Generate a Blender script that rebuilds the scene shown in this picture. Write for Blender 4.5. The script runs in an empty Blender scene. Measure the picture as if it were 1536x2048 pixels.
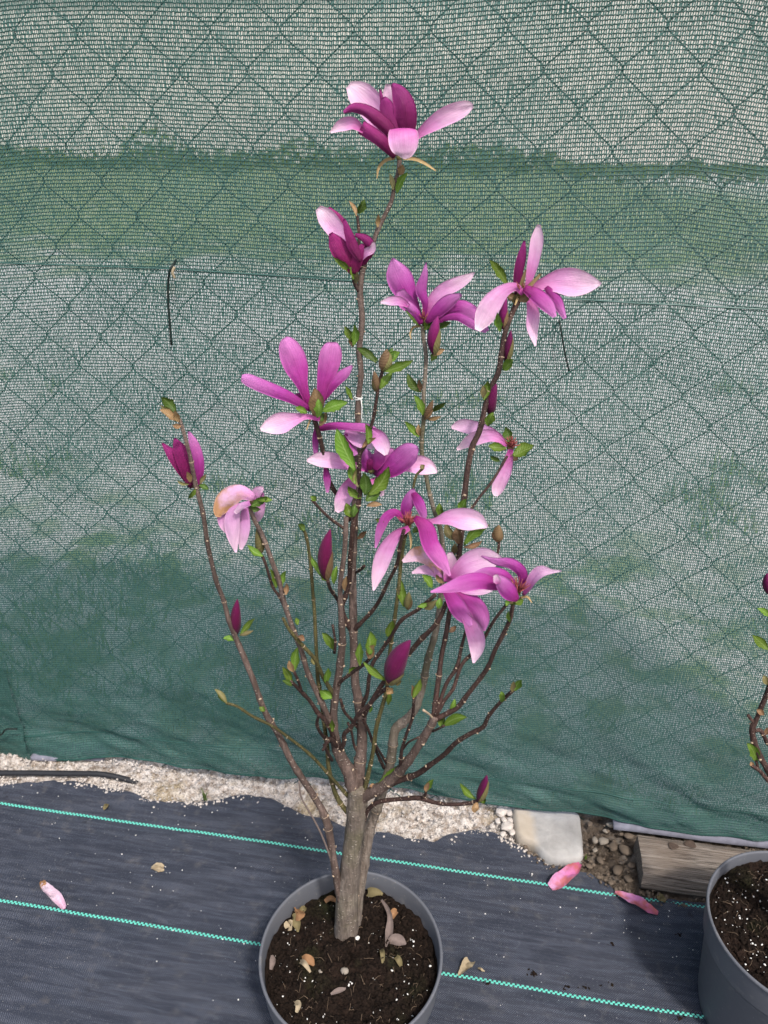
import bpy, math, random
import numpy as np
from mathutils import Vector, Matrix

random.seed(7)
rng = np.random.default_rng(7)
scene = bpy.context.scene
COL = scene.collection

# ------------------------------------------------------------------ camera
F_PX = 1538.0                      # focal length in photo pixels (26 mm equivalent)
PITCH = math.radians(27.7)
CAM = Vector((0.0, 0.0, 1.245))
cam_data = bpy.data.cameras.new('camera')
cam = bpy.data.objects.new('camera', cam_data)
COL.objects.link(cam)
cam.location = CAM
cam.rotation_euler = (math.pi / 2 - PITCH, 0, 0)
cam_data.sensor_fit = 'VERTICAL'
cam_data.sensor_height = 24.0
cam_data.lens = 12.0 * F_PX / 1024.0
cam_data.clip_start = 0.02
cam_data.clip_end = 2000.0
scene.camera = cam
cam_data.dof.use_dof = True            # the phone lens: 3.2 mm aperture focused on the plant
cam_data.dof.focus_distance = 1.0
cam_data.dof.aperture_fstop = 5.6

# ------------------------------------------------------------------ sky, sun, exposure
SUN_EL = math.radians(57)
SUN_AZ = math.radians(156)          # clockwise from +Y: behind the camera, to its right
world = bpy.data.worlds.new('World')
scene.world = world
world.use_nodes = True
wn = world.node_tree
bg = wn.nodes['Background']
sky = wn.nodes.new('ShaderNodeTexSky')
sky.sky_type = 'NISHITA'
sky.sun_disc = False
sky.sun_elevation = SUN_EL
sky.sun_rotation = SUN_AZ
sky.air_density = 1.3
sky.dust_density = 4.0
wn.links.new(sky.outputs[0], bg.inputs[0])
bg.inputs[1].default_value = 0.15
sun_data = bpy.data.lights.new('sun', 'SUN')
sun = bpy.data.objects.new('sun', sun_data)
COL.objects.link(sun)
sun_data.energy = 2.5
sun_data.angle = math.radians(4.5)
sun_data.color = (1.0, 0.965, 0.92)
sdir = Vector((math.sin(SUN_AZ) * math.cos(SUN_EL), math.cos(SUN_AZ) * math.cos(SUN_EL), math.sin(SUN_EL)))
sun.rotation_euler = sdir.to_track_quat('Z', 'Y').to_euler()
sun.location = (2, -3, 4)
scene.view_settings.view_transform = 'Standard'
scene.view_settings.look = 'None'
scene.view_settings.gamma = 1.0
scene.view_settings.use_curve_mapping = False
scene.view_settings.exposure = 0.45
scene.render.engine = 'CYCLES'
scene.cycles.max_bounces = 8
scene.cycles.transparent_max_bounces = 8

# ------------------------------------------------------------------ pixel -> place helpers
RIGHT = Vector((1, 0, 0))
FWD = Vector((0, math.cos(PITCH), -math.sin(PITCH)))
UP = Vector((0, math.sin(PITCH), math.cos(PITCH)))
def ray(px, py):
    return RIGHT * ((px - 768.0) / F_PX) + UP * ((1024.0 - py) / F_PX) + FWD
def G(px, py, z=0.0):
    r = ray(px, py)
    return CAM + r * ((z - CAM.z) / r.z)
RIM_Z = 0.22
O = G(702, 1900, RIM_Z); O.z = 0.0            # pot centre on the ground
ALPHA = math.radians(9.7)
U = Vector((math.cos(ALPHA), -math.sin(ALPHA), 0))    # along the fence
N = Vector((math.sin(ALPHA), math.cos(ALPHA), 0))     # towards the fence
PD = 0.0                                      # extra distance of the plant being built
def P(px, py, d):
    r = ray(px, py)
    return CAM + r * ((d + PD - (CAM - O).dot(N)) / r.dot(N))
def scale_at(p):
    return (p - CAM).dot(FWD) / F_PX              # metres per photo pixel
def st(p):
    q = p - O
    return q.dot(U), q.dot(N)
DF = (G(700, 1583, 0.012) - O).dot(N)             # fence distance behind the pot centre

# ------------------------------------------------------------------ object helpers
def tag(o, label=None, cat=None, group=None, kind=None):
    if label: o['label'] = label
    if cat: o['category'] = cat
    if group: o['group'] = group
    if kind: o['kind'] = kind
    return o
def empty(name, loc, label, cat, group=None):
    o = bpy.data.objects.new(name, None)
    COL.objects.link(o)
    o.location = loc
    o.empty_display_size = 0.05
    return tag(o, label, cat, group)
def mesh_obj(name, verts, faces, mats, parent=None, smooth=True, mat_idx=None, uvs=None, origin=None, frame=False):
    """verts are world coordinates, stored relative to the parent root / origin / fence frame."""
    me = bpy.data.meshes.new(name)
    if origin is not None:
        vv = [(v[0] - origin[0], v[1] - origin[1], v[2] - origin[2]) for v in verts]
    else:
        vv = verts
    me.from_pydata([tuple(v) for v in vv], [], faces)
    for m in (mats if isinstance(mats, (list, tuple)) else [mats]):
        me.materials.append(m)
    if smooth:
        me.polygons.foreach_set('use_smooth', [True] * len(me.polygons))
    if mat_idx is not None:
        me.polygons.foreach_set('material_index', mat_idx)
    if uvs is not None:
        ul = me.uv_layers.new(name='UVMap')
        idx = np.empty(len(me.loops), dtype=np.int32)
        me.loops.foreach_get('vertex_index', idx)
        ul.data.foreach_set('uv', np.asarray(uvs, dtype=np.float32)[idx].ravel())
    me.update()
    o = bpy.data.objects.new(name, me)
    COL.objects.link(o)
    if parent is not None:
        o.parent = parent
    elif origin is not None:
        o.location = origin
    if frame:
        o.location = O
        o.rotation_euler = (0, 0, -ALPHA)
    return o
def np_mesh(name, V, Fq, mat, smooth=False, frame=True, parent=None):
    """big numpy mesh; Fq is (n,3) or (n,4) of vertex indices."""
    me = bpy.data.meshes.new(name)
    k = Fq.shape[1]
    me.vertices.add(len(V)); me.vertices.foreach_set('co', V.astype(np.float32).ravel())
    me.loops.add(Fq.size); me.loops.foreach_set('vertex_index', Fq.astype(np.int32).ravel())
    me.polygons.add(len(Fq))
    me.polygons.foreach_set('loop_start', np.arange(0, Fq.size, k, dtype=np.int32))
    me.polygons.foreach_set('loop_total', np.full(len(Fq), k, dtype=np.int32))
    if smooth: me.polygons.foreach_set('use_smooth', np.ones(len(Fq), dtype=bool))
    for m in (mat if isinstance(mat, (list, tuple)) else [mat]): me.materials.append(m)
    me.update(calc_edges=True); me.validate()
    o = bpy.data.objects.new(name, me)
    COL.objects.link(o)
    if parent is not None: o.parent = parent
    elif frame:
        o.location = O; o.rotation_euler = (0, 0, -ALPHA)
    return o

# value noise ---------------------------------------------------------------
_perm = rng.random((256, 256))
def vnoise(x, y):
    x = np.asarray(x, dtype=float); y = np.asarray(y, dtype=float)
    xi = np.floor(x).astype(int); yi = np.floor(y).astype(int)
    fx = x - xi; fy = y - yi
    fx = fx * fx * (3 - 2 * fx); fy = fy * fy * (3 - 2 * fy)
    a = _perm[xi % 256, yi % 256]; b = _perm[(xi + 1) % 256, yi % 256]
    c = _perm[xi % 256, (yi + 1) % 256]; d = _perm[(xi + 1) % 256, (yi + 1) % 256]
    return (a * (1 - fx) + b * fx) * (1 - fy) + (c * (1 - fx) + d * fx) * fy - 0.5
def fbm(x, y, oct=4, gain=0.5):
    s = 0; a = 1.0; f = 1.0
    for i in range(oct):
        s = s + a * vnoise(x * f + 17.3 * i, y * f + 9.1 * i)
        a *= gain; f *= 2.03
    return s
def smooth01(x):
    x = np.clip(x, 0, 1); return x * x * (3 - 2 * x)

# ------------------------------------------------------------------ materials
class NT:
    def __init__(self, name):
        self.m = bpy.data.materials.new(name); self.m.use_nodes = True
        self.t = self.m.node_tree; self.b = self.t.nodes['Principled BSDF']
        self.out = self.t.nodes['Material Output']
        self.b.inputs['Specular IOR Level'].default_value = 0.25
    def n(self, typ, **kw):
        nd = self.t.nodes.new(typ)
        for k, v in kw.items():
            if hasattr(nd, k): setattr(nd, k, v)
            else: nd.inputs[k].default_value = v
        return nd
    def l(self, a, b): self.t.links.new(a, b)
    def coord(self, scale=(1, 1, 1), kind='Object'):
        tc = self.n('ShaderNodeTexCoord'); mp = self.n('ShaderNodeMapping')
        mp.inputs['Scale'].default_value = scale
        self.l(tc.outputs[kind], mp.inputs[0]); return mp.outputs[0]
    def noise(self, vec, scale, detail=4, rough=0.55, dist=0.0):
        nd = self.n('ShaderNodeTexNoise')
        nd.inputs['Scale'].default_value = scale; nd.inputs['Detail'].default_value = detail
        nd.inputs['Roughness'].default_value = rough; nd.inputs['Distortion'].default_value = dist
        self.l(vec, nd.inputs['Vector']); return nd.outputs['Fac']
    def vor(self, vec, scale, feature='F1', rand=1.0):
        nd = self.n('ShaderNodeTexVoronoi', feature=feature)
        nd.inputs['Scale'].default_value = scale; nd.inputs['Randomness'].default_value = rand
        self.l(vec, nd.inputs['Vector']); return nd.outputs['Distance']
    def ramp(self, fac, stops):
        nd = self.n('ShaderNodeValToRGB'); cr = nd.color_ramp
        while len(cr.elements) < len(stops): cr.elements.new(0.5)
        for e, (p, c) in zip(cr.elements, stops):
            e.position = p; e.color = (c if isinstance(c, tuple) else (c, c, c)) + (1,)
        self.l(fac, nd.inputs[0]); return nd.outputs[0]
    def mix(self, fac, a, b, mode='MIX'):
        nd = self.n('ShaderNodeMix', data_type='RGBA', blend_type=mode)
        for i, v in ((0, fac), (6, a), (7, b)):
            if isinstance(v, (int, float)): nd.inputs[i].default_value = v
            elif isinstance(v, tuple): nd.inputs[i].default_value = v + (1,)
            else: self.l(v, nd.inputs[i])
        return nd.outputs[2]
    def math(self, op, a, b=0.0, c=0.0):
        nd = self.n('ShaderNodeMath', operation=op)
        for i, v in enumerate((a, b, c)):
            if isinstance(v, (int, float)): nd.inputs[i].default_value = v
            else: self.l(v, nd.inputs[i])
        return nd.outputs[0]
    def sep(self, vec):
        nd = self.n('ShaderNodeSeparateXYZ'); self.l(vec, nd.inputs[0]); return nd.outputs
    def bump(self, h, strength=0.4, dist=0.002):
        nd = self.n('ShaderNodeBump'); nd.inputs['Strength'].default_value = strength
        nd.inputs['Distance'].default_value = dist
        self.l(h, nd.inputs['Height']); self.l(nd.outputs[0], self.b.inputs['Normal'])
        return nd.outputs[0]
    def color(self, c):
        if isinstance(c, tuple): self.b.inputs['Base Color'].default_value = c + (1,)
        else: self.l(c, self.b.inputs['Base Color'])
    def rough(self, r):
        if isinstance(r, (int, float)): self.b.inputs['Roughness'].default_value = r
        else: self.l(r, self.b.inputs['Roughness'])
    def translucent(self, col, fac):
        tr = self.n('ShaderNodeBsdfTranslucent'); mx = self.n('ShaderNodeMixShader')
        if isinstance(col, tuple): tr.inputs[0].default_value = col + (1,)
        else: self.l(col, tr.inputs[0])
        mx.inputs[0].default_value = fac
        self.l(self.b.outputs[0], mx.inputs[1]); self.l(tr.outputs[0], mx.inputs[2])
        self.l(mx.outputs[0], self.out.inputs[0])

M = {}
def rgb(r, g, b):                    # sRGB 0..255 -> linear
    f = lambda c: (c / 255 / 12.92) if c / 255 <= 0.04045 else ((c / 255 + 0.055) / 1.055) ** 2.4
    return (f(r), f(g), f(b))

def petal_mat(name, base, mid, tip, tint_var=0.10, stain=None, trans=0.22):
    m = NT(name)
    tc = m.n('ShaderNodeTexCoord'); uv = m.sep(tc.outputs['UV'])
    oi = m.n('ShaderNodeObjectInfo')
    ob = m.coord((1, 1, 1))
    blot = m.noise(ob, 55, 3)
    uu = m.math('ADD', uv[0], m.math('MULTIPLY', m.math('SUBTRACT', blot, 0.5), 0.35))
    c = m.ramp(uu, [(0.03, base), (0.42, mid), (0.95, tip)])
    # fine veins running along the petal
    mp = m.n('ShaderNodeMapping'); mp.inputs['Scale'].default_value = (1.6, 26, 1)
    m.l(tc.outputs['UV'], mp.inputs[0])
    vein = m.noise(mp.outputs[0], 1.0, 3, 0.6, 0.3)
    vf = m.ramp(vein, [(0.35, 0.0), (0.62, 1.0)])
    c2 = m.mix(m.math('MULTIPLY', vf, 0.42), c, m.mix(0.5, c, base))
    # mid rib
    rib = m.math('ABSOLUTE', m.math('SUBTRACT', uv[1], 0.5))
    ribf = m.ramp(rib, [(0.0, 0.35), (0.05, 0.0)])
    c2 = m.mix(ribf, c2, m.mix(0.5, c2, base))
    # pale thin edge
    edge = m.ramp(rib, [(0.455, 0.0), (0.5, 0.4)])
    c2 = m.mix(edge, c2, tip)
    hs = m.n('ShaderNodeHueSaturation')
    m.l(c2, hs.inputs['Color'])
    m.l(m.math('ADD', 1 - tint_var, m.math('MULTIPLY', oi.outputs['Random'], 2 * tint_var)), hs.inputs['Value'])
    m.l(m.math('ADD', 0.49, m.math('MULTIPLY', oi.outputs['Random'], 0.016)), hs.inputs['Hue'])
    c3 = hs.outputs[0]
    speck = m.ramp(m.noise(ob, 420, 2), [(0.70, 0.0), (0.78, 0.35)])
    c3 = m.mix(speck, c3, rgb(140, 90, 80))
    if stain:
        sf = m.ramp(m.noise(ob, 38, 4), [(0.42, 0.0), (0.60, 0.9)])
        c3 = m.mix(sf, c3, stain)
    m.color(c3); m.rough(0.52)
    m.b.inputs['Sheen Weight'].default_value = 0.05
    m.bump(m.math('ADD', vein, m.math('MULTIPLY', m.noise(ob, 110, 4), 1.1)), 0.5, 0.0022)
    m.translucent(c3, trans)
    return m.m
M['inner'] = petal_mat('petal_inside', rgb(190, 78, 156), rgb(217, 154, 204), rgb(240, 212, 228))
M['outer'] = petal_mat('petal_outside', rgb(132, 18, 100), rgb(172, 62, 152), rgb(206, 130, 194))
M['dark'] = petal_mat('petal_dark_outside', rgb(94, 11, 58), rgb(118, 17, 82), rgb(150, 42, 116), 0.10, None, 0.12)
M['bud'] = petal_mat('bud_skin', rgb(60, 4, 32), rgb(86, 7, 56), rgb(104, 13, 72), 0.08, None, 0.05)
M['wilt'] = petal_mat('petal_wilted', rgb(206, 140, 188), rgb(224, 180, 210), rgb(228, 196, 210), 0.06, rgb(188, 138, 84))
M['wilt_pink'] = petal_mat('petal_wilting_pink', rgb(198, 116, 178), rgb(216, 162, 206), rgb(230, 196, 216), 0.06)
M['pale_petal'] = petal_mat('petal_bleached', rgb(216, 176, 198), rgb(224, 198, 212), rgb(226, 208, 218), 0.05)
M['fallen'] = petal_mat('petal_fallen', rgb(184, 84, 128), rgb(196, 128, 178), rgb(198, 152, 188), 0.1, rgb(176, 96, 92), 0.1)

def leaf_mat(name, a, b, back):
    m = NT(name)
    tc = m.n('ShaderNodeTexCoord'); uv = m.sep(tc.outputs['UV']); ob = m.coord()
    oi = m.n('ShaderNodeObjectInfo')
    c = m.mix(m.noise(ob, 90, 3), a, b)
    rib = m.math('ABSOLUTE', m.math('SUBTRACT', uv[1], 0.5))
    c = m.mix(m.ramp(rib, [(0.0, 0.7), (0.07, 0.0)]), c, back)
    w = m.math('SINE', m.math('MULTIPLY', m.math('SUBTRACT', uv[0], m.math('MULTIPLY', rib, 0.5)), 55))
    c = m.mix(m.ramp(w, [(0.7, 0.0), (1.0, 0.25)]), c, back)
    hs = m.n('ShaderNodeHueSaturation'); m.l(c, hs.inputs['Color'])
    m.l(m.math('ADD', 0.75, m.math('MULTIPLY', oi.outputs['Random'], 0.5)), hs.inputs['Value'])
    m.l(m.math('ADD', 0.485, m.math('MULTIPLY', oi.outputs['Random'], 0.025)), hs.inputs['Hue'])
    m.color(hs.outputs[0]); m.rough(0.42)
    m.bump(m.math('ADD', w, m.noise(ob, 300, 2)), 0.25, 0.0006)
    m.translucent(hs.outputs[0], 0.28)
    return m.m
M['leaf'] = leaf_mat('leaf_green', (0.10, 0.19, 0.022), (0.16, 0.26, 0.035), (0.28, 0.38, 0.12))
M['leaf_dark'] = leaf_mat('leaf_mature', (0.055, 0.115, 0.018), (0.10, 0.17, 0.03), (0.20, 0.28, 0.10))
M['olive'] = leaf_mat('bud_scale_olive', (0.18, 0.17, 0.06), (0.24, 0.20, 0.09), (0.28, 0.22, 0.12))
M['tan'] = leaf_mat('bud_scale_tan', (0.30, 0.17, 0.08), (0.42, 0.27, 0.14), (0.46, 0.34, 0.20))
M['fuzz'] = leaf_mat('bud_scale_brown', (0.17, 0.10, 0.055), (0.27, 0.18, 0.09), (0.30, 0.22, 0.12))

def bark_mat(name, c1, c2, dot, dotscale=150, moss=None):
    m = NT(name)
    ob = m.coord(); st_ = m.coord((1, 1, 0.35))
    n1 = m.noise(st_, 75, 6, 0.68); n2 = m.noise(ob, 16, 4); n4 = m.noise(m.coord((1, 1, 2.6)), 130, 4, 0.65)
    c = m.mix(m.ramp(n1, [(0.36, 0.0), (0.62, 1.0)]), c1, c2)
    c = m.mix(m.ramp(n2, [(0.40, 0.0), (0.62, 0.75)]), c, tuple(x * .55 for x in c1))
    if moss: c = m.mix(m.ramp(m.noise(ob, 11, 3), [(0.46, 0.0), (0.62, 0.75)]), c, moss)
    v = m.vor(m.coord((1, 1, 1.5)), dotscale)
    spots = m.ramp(v, [(0.12, 1.0), (0.26, 0.0)])
    sel = m.ramp(m.noise(ob, dotscale * 0.45, 1), [(0.43, 0.0), (0.50, 1.0)])
    sp = m.math('MULTIPLY', spots, sel)
    c = m.mix(m.math('MULTIPLY', sp, 0.9), c, dot)
    c = m.mix(m.ramp(n4, [(0.60, 0.0), (0.72, 0.55)]), c, tuple(min(1, x * 1.5) for x in c2))
    fine = m.noise(m.coord((1, 1, 0.10)), 380, 3)
    c = m.mix(m.ramp(fine, [(0.34, 0.6), (0.56, 0.0)]), c, tuple(x * .42 for x in c1))
    m.color(c); m.rough(0.7)
    m.bump(m.math('ADD', m.math('ADD', n1, m.math('MULTIPLY', sp, 0.8)), m.math('ADD', n4, m.math('MULTIPLY', fine, 0.9))), 0.8, 0.002)
    return m.m
M['bark'] = bark_mat('bark_trunk', (0.155, 0.120, 0.098), (0.285, 0.235, 0.198), (0.42, 0.36, 0.30), 130, (0.115, 0.108, 0.058))
M['bark2'] = bark_mat('bark_limb', (0.105, 0.070, 0.058), (0.195, 0.140, 0.120), (0.46, 0.38, 0.32), 170)
M['twig'] = bark_mat('bark_twig', (0.042, 0.021, 0.018), (0.088, 0.049, 0.040), (0.42, 0.33, 0.27), 240)
M['green_twig'] = bark_mat('bark_green_twig', (0.070, 0.062, 0.022), (0.125, 0.105, 0.042), (0.36, 0.32, 0.2), 240)
def plain(name, c, r=0.6, var=0.25, nscale=120, bump=0.3, bdist=0.001, spec=0.25):
    m = NT(name); ob = m.coord()
    n = m.noise(ob, nscale, 4)
    m.color(m.mix(n, tuple(x * (1 - var) for x in c), tuple(x * (1 + var) for x in c)))
    m.rough(r); m.b.inputs['Specular IOR Level'].default_value = spec
    if bump: m.bump(n, bump, bdist)
    return m.m
M['scar'] = plain('leaf_scar', (0.36, 0.27, 0.19), 0.8, 0.35, 400)
M['stamen'] = plain('stamen_red', (0.30, 0.075, 0.07), 0.6, 0.4, 500)
M['sepal'] = plain('sepal_tan', (0.36, 0.25, 0.12), 0.7, 0.3, 300)
M['string'] = plain('string_white', (0.7, 0.7, 0.68), 0.6, 0.1)
M['tie'] = plain('tie_wire_dark', (0.012, 0.02, 0.018), 0.5, 0.3)
M['wire'] = plain('fence_wire_coating', (0.014, 0.052, 0.046), 0.45, 0.3, 60, 0.2)
M['dry'] = plain('dry_scale', (0.27, 0.145, 0.07), 0.7, 0.35, 160)
M['dry_pale'] = plain('dry_pale', (0.33, 0.265, 0.175), 0.75, 0.3, 160)
M['dry_olive'] = plain('dry_olive', (0.155, 0.125, 0.06), 0.75, 0.35, 160)
M['dry_grey'] = plain('dry_grey', (0.17, 0.13, 0.115), 0.8, 0.35, 200)
M['perlite'] = plain('perlite', (0.72, 0.70, 0.66), 0.9, 0.1, 300)
M['root'] = plain('root_fibre', (0.15, 0.105, 0.07), 0.85, 0.4, 200)
M['grass'] = leaf_mat('grass_blade', (0.09, 0.15, 0.04), (0.15, 0.21, 0.06), (0.22, 0.28, 0.11))
M['thread'] = plain('marker_thread', rgb(96, 186, 170), 0.7, 0.35, 900, 0.2)
M['hem'] = plain('net_hem_tape', (0.022, 0.075, 0.064), 0.6, 0.35, 30, 0.2)

# pot plastic
m = NT('pot_plastic'); ob = m.coord()
n1 = m.noise(ob, 18, 4); n2 = m.noise(m.coord((1, 1, 0.2)), 240, 3); n3 = m.noise(ob, 70, 5)
c = m.mix(n1, (0.098, 0.102, 0.118), (0.130, 0.134, 0.150))
c = m.mix(m.ramp(n3, [(0.58, 0.0), (0.75, 0.45)]), c, (0.21, 0.20, 0.195))
c = m.mix(m.ramp(m.vor(ob, 90), [(0.05, 0.5), (0.10, 0.0)]), c, (0.30, 0.28, 0.26))
m.color(c); m.rough(m.ramp(n1, [(0.3, 0.42), (0.7, 0.58)])); m.bump(n2, 0.12, 0.0006)
M['pot'] = m.m
# potting soil
m = NT('potting_soil'); ob = m.coord()
n1 = m.noise(ob, 30, 6, 0.7); n2 = m.noise(ob, 240, 5, 0.7); n3 = m.noise(ob, 11, 3)
c = m.mix(m.ramp(n2, [(0.3, 0.0), (0.7, 1.0)]), (0.004, 0.003, 0.0025), (0.027, 0.0175, 0.013))
c = m.mix(m.ramp(n1, [(0.52, 0.0), (0.72, 0.6)]), c, (0.040, 0.023, 0.017))
gx = m.sep(ob)
c = m.mix(m.math('MULTIPLY', m.ramp(n3, [(0.56, 0.0), (0.70, 0.55)]), m.ramp(n2, [(0.35, 0.0), (0.6, 1.0)])), c, (0.030, 0.042, 0.014))
m.color(c); m.rough(0.95); m.b.inputs['Specular IOR Level'].default_value = 0.1
m.bump(m.math('ADD', n2, n1), 0.9, 0.004)
M['soil'] = m.m
# weed fabric
m = NT('weed_fabric'); ob = m.coord()
sx = m.sep(ob)
wx = m.math('SINE', m.math('MULTIPLY', sx[0], 2 * math.pi / 0.0034)); wy = m.math('SINE', m.math('MULTIPLY', sx[1], 2 * math.pi / 0.0034))
weave = m.math('MULTIPLY', wx, wy)
streak = m.noise(m.coord((3, 16, 1)), 2.2, 4, 0.6, 0.8); str2 = m.noise(m.coord((9, 260, 1)), 2.0, 3, 0.6)
blot = m.noise(ob, 5, 4, 0.6); dust = m.noise(ob, 42, 5, 0.65); fine = m.noise(ob, 700, 2)
c = m.mix(blot, (0.0165, 0.0195, 0.030), (0.030, 0.036, 0.054))
c = m.mix(m.ramp(m.math('MULTIPLY', streak, m.math('ADD', 0.6, m.math('MULTIPLY', str2, 0.8))), [(0.40, 0.0), (0.72, 0.25)]), c, (0.085, 0.088, 0.105))
c = m.mix(m.ramp(dust, [(0.56, 0.0), (0.76, 0.5)]), c, (0.115, 0.105, 0.100))
c = m.mix(m.math('MULTIPLY', m.ramp(weave, [(0.1, 0.0), (0.7, 1.0)]), m.ramp(m.noise(m.coord((3.2, 34, 1)), 3, 5, .72, .4), [(0.44, 0.12), (0.60, 1.0)])), c, (0.135, 0.148, 0.190))  # highlights on the weave, painted into the colour in streaky rows
c = m.mix(m.ramp(fine, [(0.62, 0.0), (0.72, 0.7)]), c, (0.19, 0.19, 0.20))
wet = m.ramp(m.noise(ob, 22, 3), [(0.70, 0.0), (0.76, 0.6)])
c = m.mix(wet, c, (0.009, 0.009, 0.011))
m.color(c); m.rough(0.62); m.bump(m.math('ADD', weave, m.math('MULTIPLY', fine, 1.0)), 0.35, 0.0008)
M['fabric'] = m.m
# crumbly pale concrete turning to soil on the right
m = NT('pale_concrete'); ob = m.coord()
sx = m.sep(ob)
n1 = m.noise(ob, 9, 5, 0.6); n2 = m.noise(ob, 70, 6, 0.7); n3 = m.noise(ob, 260, 4, 0.7); n4 = m.noise(ob, 26, 4)
c = m.mix(m.ramp(n2, [(0.38, 0.0), (0.58, 1.0)]), (0.40, 0.32, 0.26), (0.88, 0.81, 0.75))
c = m.mix(m.ramp(n1, [(0.53, 0.0), (0.64, 0.65)]), c, (0.42, 0.32, 0.17))
c = m.mix(m.ramp(n4, [(0.58, 0.0), (0.74, 0.8)]), c, (0.20, 0.165, 0.14))
c = m.mix(m.ramp(n3, [(0.56, 0.0), (0.64, 0.9)]), c, (0.13, 0.10, 0.08))
so = m.mix(m.ramp(n2, [(0.3, 0.0), (0.7, 1.0)]), (0.050, 0.036, 0.027), (0.22, 0.175, 0.135))
so = m.mix(m.ramp(n4, [(0.54, 0.0), (0.70, 0.7)]), so, (0.34, 0.30, 0.26))
sel = m.ramp(m.math('ADD', sx[0], m.math('MULTIPLY', m.math('SUBTRACT', n4, 0.5), 0.14)), [(0.255, 0.0), (0.32, 1.0)])
c = m.mix(sel, c, so)
m.color(c); m.rough(0.95); m.b.inputs['Specular IOR Level'].default_value = 0.1
m.bump(m.math('ADD', n2, m.math('MULTIPLY', n3, 1.2)), 1.0, 0.006)
M['concrete'] = m.m
M['crumb'] = plain('concrete_crumb', (0.50, 0.45, 0.41), 0.95, 0.35, 60, 0.6, 0.002)
M['crumb_brown'] = plain('soil_crumb', (0.13, 0.10, 0.075), 0.95, 0.5, 60, 0.6, 0.002)
M['stone_small'] = plain('small_stone', (0.26, 0.225, 0.185), 0.85, 0.35, 70, 0.5, 0.002)
# pale slab
m = NT('pale_slab'); ob = m.coord()
n1 = m.noise(ob, 22, 5, 0.6); n2 = m.noise(ob, 130, 5, 0.7); n3 = m.noise(m.coord((1, 0.4, 1)), 45, 4, 0.6, 0.6)
c = m.mix(m.ramp(n1, [(0.3, 0.0), (0.7, 1.0)]), (0.26, 0.25, 0.24), (0.44, 0.425, 0.41))
c = m.mix(m.ramp(n3, [(0.58, 0.0), (0.7, 0.5)]), c, (0.24, 0.235, 0.235))
c = m.mix(m.ramp(n2, [(0.62, 0.0), (0.75, 0.5)]), c, (0.30, 0.26, 0.22))
sx = m.sep(ob)
c = m.mix(m.ramp(m.math('ADD', m.math('ADD', sx[0], 0.5), m.math('MULTIPLY', m.math('SUBTRACT', n1, .5), 0.02)), [(0.455, 0.4), (0.468, 0.0)]), c, (0.55, 0.42, 0.27))
m.color(c); m.rough(0.8); m.bump(m.math('ADD', n1, m.math('MULTIPLY', n2, 0.4)), 0.6, 0.004)
M['slab'] = m.m
# weathered wood
m = NT('weathered_wood'); ob = m.coord()
gr = m.noise(m.coord((3, 60, 60)), 3.0, 5, 0.65, 0.6); g2 = m.noise(m.coord((8, 260, 260)), 2.0, 4, 0.7, 0.3); n1 = m.noise(ob, 12, 4)
c = m.mix(m.ramp(gr, [(0.30, 0.0), (0.70, 1.0)]), (0.105, 0.080, 0.064), (0.34, 0.295, 0.255))
c = m.mix(m.ramp(g2, [(0.40, 0.85), (0.52, 0.0)]), c, (0.045, 0.034, 0.028))
c = m.mix(m.ramp(n1, [(0.45, 0.0), (0.75, 0.5)]), c, (0.17, 0.12, 0.085))
m.color(c); m.rough(0.85); m.bump(m.math('ADD', gr, g2), 0.8, 0.0025)
M['wood'] = m.m
M['knot'] = plain('wood_knot', (0.075, 0.052, 0.040), 0.85, 0.4, 200, 0.6, 0.001)
M['hose'] = plain('hose_rubber', (0.020, 0.021, 0.025), 0.6, 0.3, 90, 0.4, 0.001)
M['edging'] = plain('edging_grey', (0.17, 0.17, 0.21), 0.8, 0.5, 60, 0.3, 0.002)
# net yarn
m = NT('net_yarn'); ob = m.coord()
n1 = m.noise(ob, 2.6, 4, 0.6); n2 = m.noise(ob, 120, 2); n3 = m.noise(m.coord((1.0, 1.0, 3.0)), 7, 4, 0.6)
c = m.mix(n1, (0.019, 0.075, 0.063), (0.031, 0.104, 0.087))
c = m.mix(m.ramp(n3, [(0.5, 0.0), (0.75, 0.35)]), c, (0.050, 0.115, 0.100))
c = m.mix(m.ramp(n2, [(0.55, 0.0), (0.8, 0.5)]), c, (0.10, 0.20, 0.17))
m.color(c); m.rough(0.42); m.b.inputs['Specular IOR Level'].default_value = 0.5
m.translucent(c, 0.30)
M['net'] = m.m
m = NT('net_tape'); ob = m.coord()
n2 = m.noise(ob, 200, 2); n3 = m.noise(m.coord((1.0, 1.0, 3.0)), 7, 4, 0.6)
c = m.mix(n2, (0.052, 0.138, 0.120), (0.120, 0.235, 0.208))
m.color(c); m.rough(0.32); m.b.inputs['Specular IOR Level'].default_value = 0.6
m.translucent(c, 0.38)
M['net_tape'] = m.m
# ground beyond
m = NT('ground_beyond'); ob = m.coord()
sx = m.sep(ob)
n1 = m.noise(ob, 1.6, 4, 0.6); n2 = m.noise(ob, 6.5, 5, 0.65); n3 = m.noise(ob, 60, 4, 0.7)
t = m.math('ADD', sx[1], m.math('MULTIPLY', m.math('SUBTRACT', n1, 0.5), m.math('MULTIPLY', sx[1], 1.1)))
gravel = m.mix(m.ramp(n3, [(0.3, 0.0), (0.7, 1.0)]), (0.30, 0.29, 0.275), (0.53, 0.515, 0.495))
grass = m.mix(m.ramp(n3, [(0.3, 0.0), (0.7, 1.0)]), (0.085, 0.125, 0.055), (0.21, 0.255, 0.125))
patch = m.ramp(n2, [(0.40, 0.0), (0.52, 1.0)])
near = m.mix(patch, grass, gravel)
c = m.mix(m.ramp(m.math('MULTIPLY', t, 0.1), [(0.13, 0.0), (0.19, 1.0)]), near, gravel)
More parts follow.
